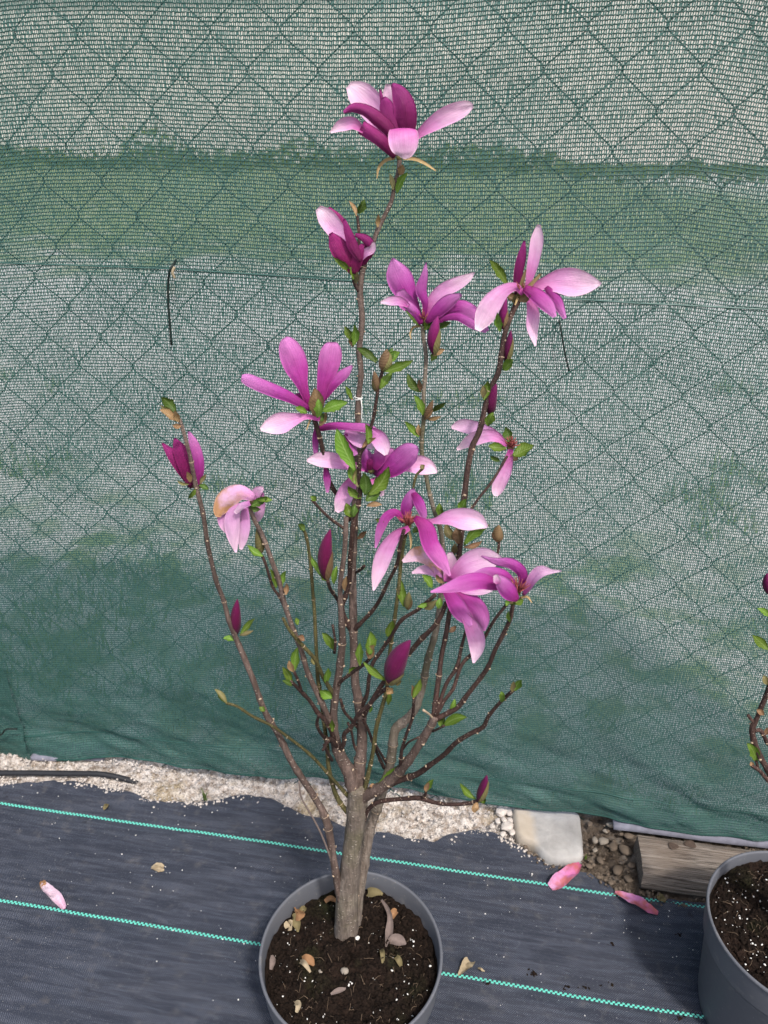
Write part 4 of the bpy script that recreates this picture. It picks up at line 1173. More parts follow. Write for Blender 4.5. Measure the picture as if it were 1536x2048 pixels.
d = dk('S12', 810, 1070)
flower(mg, 816, 1050, d, [
    ('i', [(830, 1040, 5), (868, 1042, 6), (900, 1035, 16), (930, 1038, 23), (955, 1043, 19), (975, 1054, 3)], 0.000, -0.020),
    ('o', [(815, 1046, 6), (812, 1018, 12), (822, 995, 13), (827, 977, 3)], 0.006, 0.004),
    ('o', [(826, 985, 6), (838, 1005, 11), (847, 1030, 8), (848, 1040, 4)], 0.004, 0.0),
    ('o', [(808, 1045, 5), (792, 1025, 8), (775, 1032, 10), (760, 1060, 9), (751, 1096, 2)], 0.002, -0.004),
    ('i', [(818, 1055, 6), (792, 1070, 12), (769, 1105, 18), (756, 1145, 14), (747, 1181, 2)], -0.006, -0.022, dict(roll=(20, 10))),
    ('o', [(830, 1035, 6), (852, 1056, 17), (861, 1088, 18), (880, 1118, 16), (893, 1138, 8), (900, 1152, 2)], -0.012, -0.030, dict(cup=.3)),
], 'flower with red stamens and drooping petals at mid height', 34, [[(818, 1062, 2.5), (822, 1080, 2.5), (821, 1098, 1)]], 9, 'olive', 30, (0.1, -1))

d = dk('S15', 893, 1205)
flower(mg, 888, 1180, d, [
    ('i', [(890, 1165, 6), (866, 1122, 15), (838, 1108, 17), (805, 1123, 3)], 0.012, 0.006, dict(inner='wilt')),
    ('i', [(886, 1160, 5), (866, 1143, 9), (845, 1139, 9), (824, 1146, 2)], 0.010, 0.002, dict(inner='wilt_pink')),
    ('i', [(895, 1165, 8), (902, 1130, 15), (900, 1104, 5)], 0.008, 0.010),
    ('i', [(900, 1160, 8), (918, 1138, 14), (945, 1125, 25), (975, 1119, 25), (1003, 1118, 6)], 0.006, 0.004),
    ('o', [(888, 1178, 5), (903, 1195, 14), (920, 1222, 18), (937, 1244, 10), (942, 1252, 4)], -0.006, -0.014),
    ('o', [(900, 1175, 6), (930, 1192, 14), (955, 1216, 18), (965, 1243, 16), (968, 1262, 3)], 0.002, -0.006),
    ('i', [(926, 1225, 6), (944, 1255, 16), (953, 1280, 18), (953, 1300, 14), (947, 1326, 2)], -0.010, -0.020),
    ('i', [(905, 1170, 6), (935, 1180, 9), (965, 1182, 8), (985, 1180, 3)], 0.004, 0.0),
], 'fading flower with petals hanging down in the middle of the right branches', 0, [[(872, 1188, 2.5), (862, 1195, 2.5), (856, 1208, 1)]], 10, 'fuzz')

d = dk('S9c', 1027, 1205)
flower(mg, 1034, 1186, d, [
    ('o', [(1045, 1180, 6), (1043, 1145, 12), (1022, 1128, 12), (992, 1124, 9), (962, 1112, 2)], 0.008, 0.006, dict(roll=(0, 40))),
    ('o', [(1034, 1180, 8), (1005, 1150, 12), (972, 1143, 9), (948, 1146, 2)], 0.004, -0.004),
    ('o', [(1012, 1176, 6), (985, 1168, 14), (962, 1162, 18), (930, 1166, 18), (895, 1176, 10), (861, 1184, 2)], -0.010, -0.034),
    ('i', [(1046, 1192, 5), (1057, 1175, 9), (1068, 1155, 13), (1084, 1143, 13), (1103, 1143, 5), (1123, 1142, 1.5)], 0.0, -0.010, dict(roll=(50, 0))),
    ('o', [(1036, 1200, 6), (1022, 1188, 17), (1006, 1168, 15), (993, 1151, 3)], -0.014, -0.024),
    ('i', [(996, 1168, 3), (994, 1160, 8), (990, 1150, 4)], -0.024, -0.026),
], 'flower with orange-red stamens on the outermost right branch', 30, [[(1040, 1196, 2.5), (1055, 1194, 2.5), (1064, 1206, 1)], [(1036, 1198, 3), (1028, 1204, 3), (1018, 1206, 1)]], 9, 'leaf', 34, (0.0, -1))

d = dk('S17', 1014, 912)
flower(mg, 1021, 894, d + 0.004, [
    ('i', [(1014, 890, 4), (985, 868, 11), (948, 856, 15), (922, 851, 13), (903, 855, 3)], 0.016, 0.026, dict(inner='wilt_pink')),
    ('i', [(1014, 892, 5), (988, 872, 12), (948, 878, 14), (914, 899, 3)], 0.010, 0.018),
    ('i', [(1022, 898, 5), (1012, 938, 13), (999, 967, 14), (993, 984, 10), (991, 992, 4)], -0.004, -0.012),
], 'sparse flower with three petals left behind the right-hand stem', 26, [[(1012, 898, 2), (1000, 900, 2), (988, 902, 1)]], 9, 'fuzz', 22, (0.3, -1))

d = dk('S4', 500, 1015)
flower(mg, 502, 1004, d, [
    ('i', [(520, 985, 8), (522, 1008, 9), (518, 1030, 9), (509, 1048, 2)], 0.008, 0.010, dict(inner='wilt_pink')),
    ('i', [(505, 1000, 6), (516, 982, 10), (527, 975, 4)], 0.006, 0.006, dict(inner='wilt_pink')),
    ('i', [(508, 995, 8), (480, 985, 17), (453, 999, 21), (438, 1024, 13), (436, 1034, 5)], -0.008, -0.018, dict(inner='wilt', cup=-.4)),
    ('i', [(440, 1018, 8), (449, 1047, 12), (458, 1070, 3)], -0.012, -0.014, dict(inner='wilt_pink')),
    ('o', [(490, 1012, 6), (489, 1050, 12), (485, 1080, 10), (482, 1099, 3)], -0.004, -0.012, dict(outer='wilt_pink')),
    ('i', [(496, 1010, 5), (476, 1014, 8), (465, 1035, 16), (466, 1070, 14), (472, 1105, 2)], -0.012, -0.020, dict(inner='wilt_pink', cup=-.4)),
    ('o', [(500, 1006, 5), (484, 1012, 7), (470, 1026, 4)], -0.018, -0.020, dict(outer='wilt_pink')),
], 'wilted flower with a brown-stained hood on the left branch', 0, [], 8, 'fuzz')

d = dk('S3', 391, 968)
flower(mg, 388, 970, d + 0.012, [
    ('D', [(384, 976, 5), (366, 940, 13), (346, 911, 12), (324, 886, 2)], 0.0, -0.004),
    ('D', [(382, 974, 6), (369, 927, 15), (358, 896, 13), (349, 876, 2)], -0.004, -0.006),
    ('D', [(396, 976, 6), (397, 930, 12), (389, 892, 11), (377, 862, 2)], 0.002, 0.0, dict(outer='outer')),
    ('D', [(390, 976, 5), (386, 940, 12), (380, 905, 10), (376, 890, 3)], 0.006, 0.006),
], 'narrow unopened magenta flower near the tip of the left stem', 0, [], 7, 'olive')

# ------------------------------------------------------------------ closed buds
bud(mg, 653, 1158, 661, 1058, 15, dk('S2a', 655, 1160), 'bud', 'fuzz', 1)
bud(mg, 471, 1270, 475, 1198, 11, dk('S3', 470, 1270) + 0.006, 'bud', None)
bud(mg, 781, 1366, 821, 1280, 21, dk('S13', 775, 1375) - 0.006, 'bud', 'olive', 1, scale_len=.35)
bud(mg, 957, 1602, 974, 1550, 10, dk('S11', 957, 1601), 'bud', 'olive', 1, scale_len=.85)
bud(mg, 868, 708, 876, 632, 13, dk('S8', 852, 706) - 0.010, 'dark', 'olive', 1, scale_len=.7)
bud(mg, 1008, 660, 1013, 590, 9, dk('S16', 1010, 667) + 0.006, 'dark', 'fuzz', 1, scale_len=.6)
bud(mg, 1012, 726, 1022, 660, 9, dk('S16', 1004, 703) + 0.004, 'bud', 'olive', 1, scale_len=.8)
bud(mg, 980, 830, 993, 767, 11, dk('S16', 971, 811) + 0.006, 'bud', None)
bud(mg, 998, 1082, 998, 1050, 11, dk('S9b2', 998, 1080), 'fuzz', 'tan', -1)
bud(mg, 765, 740, 774, 698, 13, dk('S2c', 766, 738), 'fuzz', 'olive', 1, scale_len=.9)
bud(mg, 519, 1108, 513, 1058, 9, dk('S4', 525, 1071) + 0.006, 'olive', 'olive', 1)
bud(mg, 815, 1218, 818, 1184, 8, dk('S12', 790, 1220) - 0.004, 'olive', 'fuzz', 1)
bud(mg, 752, 782, 748, 742, 8, dk('S2c', 756, 780), 'fuzz', 'olive', -1)
bud(mg, 850, 838, 866, 800, 7, dk('S8', 848, 835) - 0.006, 'fuzz', 'tan', 1)

# ------------------------------------------------------------------ leaves: base, tip, half width, stem, look
LV = [
 (794, 387, 814, 348, 7, 'S1', 'leaf'), (786, 380, 780, 350, 5, 'S1', 'olive'), (716, 427, 728, 401, 8, 'S1g', 'leaf_dark'), (713, 433, 699, 404, 5, 'S1g', 'tan'), (756, 455, 757, 430, 5, 'S1', 'tan'),
 (797, 350, 804, 330, 7, 'S1', 'tan'), (704, 548, 669, 517, 6, 'S1f', 'leaf'), (707, 560, 700, 535, 5, 'S1f', 'leaf'), (709, 566, 714, 545, 6, 'S1f', 'olive'),
 (848, 656, 898, 645, 9, 'S8', 'leaf_dark'), (838, 652, 812, 622, 7, 'S8', 'leaf_dark'), (850, 660, 862, 640, 8, 'S8', 'leaf'), (843, 784, 817, 749, 8, 'S8', 'leaf_dark'), (841, 783, 838, 760, 5, 'S8', 'tan'),
 (848, 832, 829, 793, 8, 'S8', 'leaf'), (862, 824, 890, 806, 6, 'S8', 'leaf_dark'), (852, 838, 880, 833, 4, 'S8', 'fuzz'), (838, 874, 811, 845, 7, 'S8', 'leaf'), (840, 872, 838, 850, 5, 'S8', 'tan'), (866, 712, 888, 700, 6, 'S8', 'tan'), (862, 722, 868, 705, 7, 'S8', 'leaf'),
 (1006, 740, 1025, 720, 9, 'S16', 'leaf'), (968, 800, 975, 764, 8, 'S16', 'leaf'), (966, 796, 966, 772, 6, 'S16', 'olive'), (976, 852, 986, 826, 9, 'S16', 'leaf'), (1000, 664, 995, 628, 8, 'S16', 'leaf'),
 (1016, 572, 981, 523, 8, 'S16', 'leaf'), (1030, 605, 1012, 590, 8, 'S16', 'fuzz'), (1038, 602, 1060, 592, 8, 'S16', 'fuzz'), (1036, 612, 1034, 590, 8, 'S16', 'olive'),
 (752, 726, 716, 698, 8, 'S2c', 'leaf_dark'), (768, 742, 822, 722, 9, 'S2c', 'leaf'), (774, 728, 798, 706, 9, 'S2c', 'leaf'), (760, 778, 783, 746, 8, 'S2c', 'leaf'), (770, 722, 784, 698, 8, 'S2c', 'leaf_dark'),
 (706, 692, 708, 652, 7, 'S1', 'leaf'), (704, 684, 690, 654, 7, 'S1', 'leaf'), (705, 694, 703, 672, 6, 'S1', 'tan'), (716, 698, 754, 721, 6, 'S1', 'leaf_dark'), (704, 798, 691, 774, 5, 'S1', 'leaf'), (706, 800, 697, 790, 4, 'S1', 'tan'),
 (352, 824, 324, 796, 10, 'S3', 'leaf_dark'), (354, 842, 321, 821, 9, 'S3', 'tan'), (359, 844, 350, 822, 6, 'S3', 'tan'), (352, 832, 322, 812, 5, 'S3', 'olive'), (362, 852, 346, 850, 5, 'S3', 'tan'),
 (392, 976, 378, 996, 5, 'S3', 'leaf'), (398, 970, 416, 978, 5, 'S3', 'leaf_dark'), (378, 968, 356, 961, 4, 'S3', 'olive'), (400, 968, 412, 950, 4, 'S3', 'olive'), (380, 965, 374, 945, 5, 'S3', 'tan'),
 (480, 1272, 508, 1239, 6, 'S3', 'leaf'), (480, 1270, 505, 1262, 5, 'S3', 'olive'), (468, 1281, 448, 1277, 6, 'S3', 'leaf'),
 (502, 1012, 532, 996, 8, 'S4', 'leaf_dark'), (516, 1000, 543, 1000, 6, 'S4', 'leaf'), (500, 1012, 520, 1018, 5, 'S4', 'leaf_dark'), (526, 1112, 497, 1091, 7, 'S4', 'leaf'), (552, 1176, 540, 1141, 7, 'S4', 'leaf'), (564, 1172, 571, 1144, 6, 'S4', 'leaf'), (572, 1190, 573, 1168, 5, 'S4', 'tan'),
 (608, 1062, 597, 1050, 7, 'S5', 'leaf_dark'), (615, 1103, 643, 1152, 5, 'S5', 'leaf'), (668, 1168, 674, 1134, 6, 'S2a', 'leaf'), (652, 1162, 640, 1150, 6, 'S2a', 'leaf'), (690, 1182, 693, 1154, 5, 'S2', 'tan'), (714, 1078, 732, 1063, 5, 'S1', 'tan'),
 (644, 822, 692, 806, 11, 'S18', 'leaf'), (614, 826, 592, 817, 7, 'S18', 'leaf'), (632, 840, 648, 830, 8, 'S18', 'leaf_dark'), (640, 852, 652, 826, 7, 'S18', 'fuzz'),
 (711, 940, 676, 863, 13, 'S2c', 'leaf'), (711, 968, 703, 928, 8, 'S2c', 'leaf'), (736, 990, 774, 937, 12, 'S2c', 'leaf'), (730, 990, 727, 948, 11, 'S2c', 'leaf_dark'), (722, 996, 698, 974, 10, 'S2c', 'leaf'), (732, 1002, 760, 986, 10, 'S2c', 'leaf_dark'),
 (733, 1012, 762, 1010, 5, 'S2c', 'tan'), (708, 1034, 693, 1008, 9, 'S2c', 'leaf'), (708, 1034, 712, 1008, 7, 'S2c', 'leaf_dark'), (724, 896, 750, 877, 5, 'S2c', 'tan'), (736, 888, 731, 850, 7, 'S2c', 'leaf'), (718, 975, 714, 940, 7, 'S2c', 'olive'),
 (740, 1310, 741, 1266, 11, 'S14', 'leaf'), (738, 1318, 748, 1292, 9, 'S14', 'tan'), (720, 1332, 720, 1288, 7, 'S14', 'leaf'), (776, 1362, 730, 1326, 7, 'S13', 'leaf'), (668, 1300, 646, 1268, 10, 'S2', 'leaf'), (698, 1348, 714, 1335, 6, 'S14', 'leaf'),
 (774, 1374, 786, 1386, 8, 'S13', 'tan'), (786, 1366, 802, 1362, 6, 'S13', 'olive'), (784, 1370, 774, 1352, 6, 'S13', 'tan'),
 (808, 1214, 803, 1164, 8, 'S12', 'leaf'), (775, 1274, 785, 1243, 8, 'S14b', 'leaf'), (884, 1034, 880, 1008, 7, 'S8', 'leaf'), (776, 1410, 779, 1384, 5, 'S12', 'leaf'), (768, 1044, 752, 1038, 5, 'S12', 'leaf_dark'), (826, 1066, 840, 1056, 6, 'S12', 'leaf_dark'),
 (918, 1090, 913, 1058, 10, 'S16', 'fuzz'), (928, 1090, 976, 1052, 10, 'S16', 'leaf'), (924, 1030, 932, 1000, 9, 'S16', 'leaf'), (908, 1080, 894, 1048, 8, 'S16', 'olive'), (928, 1094, 962, 1083, 5, 'S16', 'tan'), (906, 1110, 910, 1088, 6, 'S16', 'olive'),
 (864, 1176, 845, 1152, 8, 'S14b', 'leaf'), (858, 1206, 836, 1212, 5, 'S14b', 'leaf'), (874, 1200, 850, 1216, 7, 'S14b', 'olive'), (880, 1196, 876, 1216, 6, 'S14b', 'leaf'), (888, 1165, 874, 1150, 7, 'S14b', 'fuzz'),
 (1022, 1210, 1038, 1188, 10, 'S9c', 'leaf'), (1028, 1208, 1046, 1200, 7, 'S9c', 'leaf'), (1020, 1244, 1018, 1224, 5, 'S9c', 'leaf'), (1012, 1212, 1018, 1196, 5, 'S9b', 'leaf'), (898, 1264, 910, 1252, 5, 'S16', 'tan'),
 (1018, 884, 1012, 856, 9, 'S17', 'leaf_dark'), (1012, 896, 979, 892, 9, 'S17', 'leaf'), (1026, 912, 1065, 892, 14, 'S17', 'leaf'), (1000, 922, 982, 913, 6, 'S17', 'leaf_dark'), (1022, 910, 1036, 918, 6, 'S17', 'tan'),
 (1029, 1382, 1042, 1361, 8, 'S10', 'leaf'), (1026, 1384, 1028, 1364, 6, 'S10', 'olive'), (1002, 1404, 1002, 1384, 6, 'S10', 'leaf'), (900, 1418, 909, 1399, 5, 'S9c', 'leaf'), (884, 1456, 889, 1435, 9, 'S9', 'leaf'), (888, 1452, 931, 1436, 9, 'S9', 'leaf'),
 (826, 1396, 840, 1360, 7, 'S20', 'leaf'), (827, 1398, 824, 1372, 6, 'S20', 'tan'), (755, 1570, 793, 1533, 9, 'S9', 'leaf'), (752, 1572, 740, 1574, 5, 'S9', 'tan'), (852, 1584, 866, 1560, 6, 'S11b', 'leaf'), (852, 1584, 858, 1566, 5, 'S11b', 'tan'),
 (952, 1598, 922, 1568, 6, 'S11', 'leaf'), (956, 1606, 950, 1624, 7, 'S11', 'tan'), (960, 1604, 970, 1596, 6, 'S11', 'leaf'),
 (454, 1408, 431, 1380, 5, 'S6', 'olive'), (452, 1406, 437, 1380, 4, 'S6', 'leaf'), (590, 1342, 595, 1298, 9, 'S7b', 'leaf'), (588, 1344, 579, 1322, 6, 'S7b', 'tan'), (584, 1370, 566, 1336, 7, 'S7', 'leaf'), (584, 1372, 566, 1362, 5, 'S7', 'leaf_dark'),
 (664, 1396, 641, 1382, 9, 'S2', 'leaf'), (654, 1366, 656, 1338, 8, 'S2', 'leaf'), (665, 1464, 664, 1441, 5, 'S7', 'leaf'), (848, 938, 842, 930, 5, 'S24', 'olive'), (632, 1002, 621, 994, 5, 'S2d', 'leaf'), (530, 1422, 522, 1412, 5, 'S3', 'leaf'),
 (596, 1250, 592, 1236, 5, 'S4', 'leaf'), (608, 1282, 596, 1274, 6, 'S4b', 'tan'), (628, 1330, 626, 1310, 6, 'S5', 'olive'), (740, 1425, 742, 1412, 4, 'S14b', 'leaf'),
]
for (bx, by, tx, ty, hw, key, look) in LV:
    leaf(mg, bx, by, tx, ty, hw, dk(key, bx, by) + random.uniform(-0.006, 0.0), look, 'leaf' if look.startswith('leaf') else 'bud_scale')

# white string knotted round the leader
p0 = P(717, 797, dk('S1', 717, 797)); sc = scale_at(p0)
vs, fs = [], []
for q, (tilt, dz) in enumerate(((0.25, 0.0), (-0.15, 3.0))):
    pts = [p0 + Vector((math.cos(a) * 7.2 * sc, math.sin(a) * 7.2 * sc, (dz + tilt * 7 * math.cos(a)) * sc)) for a in np.linspace(0, 2 * math.pi, 15)]
    v, f = tube(pts, [1.1 * sc] * 15, 6); k = len(vs); vs += v; fs += [tuple(i + k for i in ff) for ff in f]
dd = dk('S1', 717, 797) - 0.006
pts = [P(722, 798, dd), P(724, 815, dd), P(723, 835, dd - .002), P(726, 850, dd - .002)]
v, f = tube(pts, [1.0 * sc] * 4, 6); k = len(vs); vs += v; fs += [tuple(i + k for i in ff) for ff in f]
o = mesh_obj('string_tie', vs, fs, M['string'], origin=p0); tag(o, 'white string tied round the main stem of the tall magnolia', 'string')

# ================================================================== SECOND MAGNOLIA (mostly outside the picture)
PD = 0.0
t2 = (O2 - O).dot(N)
mg2 = empty('magnolia', O2 + Vector((0, 0, RIM_Z - 0.02)), 'second magnolia with a few leaves in the pot beside the timber', 'shrub')
stem(mg2, 'R0', [(1600, 1860, 22), (1602, 1800, 20), (1596, 1720, 18), (1590, 1660, 16)], (t2, t2 + .01), 'bark', 'trunk', False, 14)
stem(mg2, 'R1', [(1592, 1680, 12), (1570, 1610, 8), (1536, 1541, 6), (1522, 1516, 6), (1511, 1492, 6), (1504, 1458, 6), (1516, 1432, 5), (1526, 1405, 5), (1536, 1381, 4.8), (1550, 1320, 4.4), (1548, 1240, 4), (1540, 1180, 4)], ('R0', t2 + .03))
stem(mg2, 'R2', [(1512, 1448, 4), (1503, 1440, 3.4), (1496, 1430, 3.4)], ('R1', None))
stem(mg2, 'R3', [(1508, 1462, 4), (1520, 1460, 4), (1528, 1472, 4), (1540, 1490, 4), (1570, 1470, 3.4), (1600, 1400, 3)], ('R1', t2 + .05))
stem(mg2, 'R4', [(1580, 1640, 6), (1550, 1572, 4.4), (1536, 1560, 4.2), (1518, 1540, 4), (1504, 1531, 3.6)], ('R0', t2 + .01))
stem(mg2, 'R5', [(1594, 1670, 12), (1610, 1560, 9), (1622, 1400, 7), (1640, 1200, 6), (1650, 1000, 5)], ('R0', t2 + .08), 'bark2')
stem(mg2, 'R6', [(1512, 1520, 3), (1513, 1524, 3), (1516, 1538, 3)], ('R1', None))
for (bx, by, tx, ty, hw, key, look) in [(1512, 1524, 1495, 1489, 9, 'R1', 'leaf'), (1538, 1300, 1507, 1272, 8, 'R1', 'leaf'), (1540, 1234, 1516, 1218, 6, 'R1', 'leaf'), (1536, 1370, 1528, 1352, 6, 'R1', 'olive'),
                                        (1528, 1430, 1514, 1420, 5, 'R1', 'tan'), (1506, 1533, 1502, 1524, 4, 'R4', 'tan'), (1548, 1250, 1560, 1220, 7, 'R1', 'leaf'), (1600, 1400, 1590, 1360, 9, 'R3', 'leaf'), (1530, 1470, 1540, 1455, 5, 'R3', 'tan')]:
    leaf(mg2, bx, by, tx, ty, hw, dk(key, bx, by), look, 'leaf' if look.startswith('leaf') else 'bud_scale', roll=0)
bud(mg2, 1543, 1190, 1534, 1146, 10, dk('R1', 1540, 1180), 'bud', None)

# ================================================================== SMALL THINGS ON THE GROUND
def slab_poly(name, px, z_top, thick, mat, label, cat, tilt=(0, 0), group=None, rough=0.002, grid=9):
    """flat stone from its outline: domed, chipped top over sloping sides."""
    pts = [G(x, y, z_top) for x, y in px]
    c = sum(pts, Vector()) / len(pts)
    rows = np.array([(p.x, p.y, 0.0, 0.0) for p in pts + [pts[0]]])
    ring = catmull([tuple(r) for r in rows], 44)[:-1]
    vs, fs = [], []
    n = len(ring)
    levels = [(0.15, 0.0), (0.35, 0.0), (0.65, -0.0003), (0.88, -0.001), (0.97, -0.0032), (1.02, -thick * .5), (1.01, -thick)]
    for li, (k, dz) in enumerate(levels):
        for q in ring:
            x = c.x + (q[0] - c.x) * k; y = c.y + (q[1] - c.y) * k
            nz = rough * float(fbm(x * 60, y * 60, 3)) * 2 * min(1, k * 2) + rough * 1.5 * float(fbm(x * 18, y * 18, 2))
            j = 1 + (0.03 * float(fbm(x * 120, y * 120 + li, 2)) if k > .9 else 0)
            vs.append(Vector((c.x + (x - c.x) * j, c.y + (y - c.y) * j, z_top + dz + nz + tilt[0] * (x - c.x) + tilt[1] * (y - c.y))))
    for i in range(len(levels) - 1):
        for k in range(n):
            a = i * n + k; b_ = i * n + (k + 1) % n
            fs.append((a, b_, b_ + n, a + n))
    vs.append(sum(vs[:n], Vector()) / n); fs += [(len(vs) - 1, (k + 1) % n, k) for k in range(n)]
    o = mesh_obj(name, vs, fs, M[mat], origin=Vector((c.x, c.y, z_top - thick)))
    return tag(o, label, cat, group)
slab_poly('stone_slab', [(1026, 1617), (1090, 1619), (1157, 1625), (1163, 1650), (1166, 1680), (1165, 1707), (1132, 1715), (1096, 1711), (1066, 1682), (1038, 1668)], 0.030, 0.034, 'slab',
          'flat pale grey stone slab lying between the concrete and the timber', 'stone', (0.0, 0.06), None, 0.0016)
def pebble(px, py, r, mat, label, flat=0.6, group=None, z=0.012, stretch=1.3):
    c = G(px, py, z); sc = scale_at(c); R_ = r * sc
    a = random.random() * 3.1; vs = []
    me_v, me_f = [], []
    # subdivided icosahedron
    verts = [Vector(v) for v in IV]; faces = [tuple(int(q) for q in f) for f in IF]; cache = {}
    def midp(i, j):
        k = (min(i, j), max(i, j))
        if k not in cache:
            verts.append(((verts[i] + verts[j]) / 2).normalized()); cache[k] = len(verts) - 1
        return cache[k]
    nf = []
    for (i, j, k) in faces:
        a1, b1, c1 = midp(i, j), midp(j, k), midp(k, i)
        nf += [(i, a1, c1), (j, b1, a1), (k, c1, b1), (a1, b1, c1)]
    ph = random.random() * 90
    for v in verts:
        q = v * (1 + 0.45 * float(fbm(v.x * 1.4 + ph, v.y * 1.4 + v.z, 2)))
        x, y = q.x * stretch, q.y
        vs.append(c + Vector((x * math.cos(a) - y * math.sin(a), x * math.sin(a) + y * math.cos(a), q.z * flat)) * R_)
    o = mesh_obj('stone', vs, nf, M[mat], origin=c, smooth=mat != 'crumb')
    return tag(o, label, 'stone', group)
for (x, y, r) in [(1003, 1622, 13), (1019, 1626, 8), (1014, 1652, 12), (1020, 1640, 6), (1006, 1668, 6), (996, 1642, 6), (1024, 1664, 7), (985, 1652, 6), (1008, 1640, 6)]:
    pebble(x, y, r * .9, 'crumb', 'chalky white lump of broken concrete beside the pale stone slab', .7, 'broken concrete lumps', 0.016)
pebble(1190, 1680, 6, 'stone_small', 'small beige pebble beside the pale stone slab, left one of a pair', .7, None, 0.014)
pebble(1207, 1682, 8, 'stone_small', 'oval beige pebble on the brown soil by the timber', .6, None, 0.014, 1.5)
for (x, y, r) in [(1222, 1650, 9), (1240, 1656, 10), (1180, 1648, 7), (1258, 1672, 9), (1226, 1694, 12), (1250, 1700, 14), (1200, 1720, 9), (1236, 1740, 12), (1256, 1758, 9), (1190, 1700, 6), (1212, 1662, 6), (1178, 1732, 7), (1262, 1730, 8), (1222, 1765, 7)]:
    pebble(x, y, r * .78, random.choice(['stone_small', 'crumb_brown', 'crumb_brown', 'crumb_brown']), 'rough dirty stone in the soil between slab and timber', .55, 'stones in the soil', 0.011)

# weathered timber
ta = G(1279, 1783, 0.002)
sA, tA = st(ta)
tb = empty('timber_beam', ta, 'weathered grey timber beam with dark knots behind the right pot', 'timber')
L_, Wd, Ht = 0.62, 0.088, 0.048
sa = np.linspace(0, L_, 60)
prof = [(0.006, 0.0), (0.0, 0.012), (0.000, 0.022), (0.0012, 0.0232), (0.0006, 0.025), (0.003, Ht - 0.005), (0.007, Ht - 0.0012), (0.03, Ht), (Wd - 0.012, Ht + 0.001), (Wd - 0.003, Ht - 0.003), (Wd, Ht - 0.012), (Wd, 0.0)]
vs, fs = [], []
for s in sa:
    for q, (t_, z) in enumerate(prof):
        jt = 0.0018 * float(fbm(s * 9, q * 3.1, 3)); jz = 0.0018 * float(fbm(s * 12 + 9, q * 2.3, 3))
        e = 0.004 * math.exp(-s / 0.006) if s < .02 else 0
        vs.append(Vector((sA + s + e * (0.5 - random.random()), tA + t_ + jt, 0.002 + max(z + jz, 0))))
npf = len(prof)
for i in range(len(sa) - 1):
    for q in range(npf - 1):
        a = i * npf + q; fs.append((a, a + npf, a + npf + 1, a + 1))
fs.append(tuple(range(npf))); fs.append(tuple((len(sa) - 1) * npf + q for q in range(npf))[::-1])
me_o = mesh_obj('beam', vs, fs, M['wood'], smooth=False); frame_child(me_o, tb)
for (x, y, r) in [(1346, 1694, 8), (1380, 1690, 9)]:
    c = G(x, y, 0.002 + Ht); sc = scale_at(c)
    kv, kf = [], []
    for li, (k, dz) in enumerate(((1.0, 0.0006), (0.8, 0.0016), (0.35, 0.0006), (0.02, 0.0004))):
        for j in range(14):
            a = 6.283 * j / 14; rr = r * sc * k * (1 + .15 * math.sin(3 * a + x))
            kv.append(c + U * (math.cos(a) * rr * 1.25) + N * (math.sin(a) * rr) + Vector((0, 0, dz + 0.0022)))
    for li in range(3):
        for j in range(14):
            a = li * 14 + j; b_ = li * 14 + (j + 1) % 14; kf.append((a, b_, b_ + 14, a + 14))
    mesh_obj('knot', kv, kf, M['knot'], tb, origin=tb.location)

# flattened black hose at the left, end buried in the concrete
hp = [(-260, 1548), (-120, 1547), (0, 1546), (70, 1546), (140, 1547), (200, 1548), (245, 1550), (275, 1553)]
pts = [G(x, y, 0.0175) for x, y in hp]; sc = scale_at(pts[3])
C = catmull([(p.x, p.y, p.z - (0.0 if i < 6 else 0.010 * (i - 5)), 0) for i, p in enumerate(pts)], 40)
vs, fs = tube([Vector(c[:3]) for c in C], [0.0058 * (1 + .10 * float(fbm(i * .7, 4.4, 2))) for i in range(40)], 12)
o = mesh_obj('hose', vs, fs, M['hose'], origin=pts[3]); tag(o, 'black rubber hose half buried in the pale concrete', 'hose')
# grey edging strips showing under the net
def edging(px, wpx, label, z=0.012):
    pts = [G(x, y, z) for x, y in px]
    C = catmull([(p.x, p.y, p.z, 0) for p in pts], 24)
    vs, fs = [], []
    for i, c in enumerate(C):
        p = Vector(c[:3]); w = wpx * scale_at(p) * (1 + .3 * float(fbm(i * .4, 2.2, 2)))
        vs += [p - N * w + Vector((0, 0, -.008)), p - N * w + Vector((0, 0, .002)), p + N * (w + .04) + Vector((0, 0, .004)), p + N * (w + .04) + Vector((0, 0, -.008))]
    for i in range(23):
        a = i * 4
        for q in range(3): fs.append((a + q, a + q + 4, a + q + 5, a + q + 1))
    fs += [(0, 1, 2, 3), (92, 95, 94, 93)]
    o = mesh_obj('edging_strip', vs, fs, M['edging'], origin=pts[0]); tag(o, label, 'edging')
edging([(1228, 1650), (1290, 1657), (1360, 1666), (1430, 1676), (1540, 1688), (1640, 1700)], 4, 'lilac grey edging strip between the timber and the mesh', 0.030)
edging([(62, 1514), (110, 1516), (160, 1515), (206, 1516)], 1.6, 'short grey strip of edging above the black hose', 0.016)

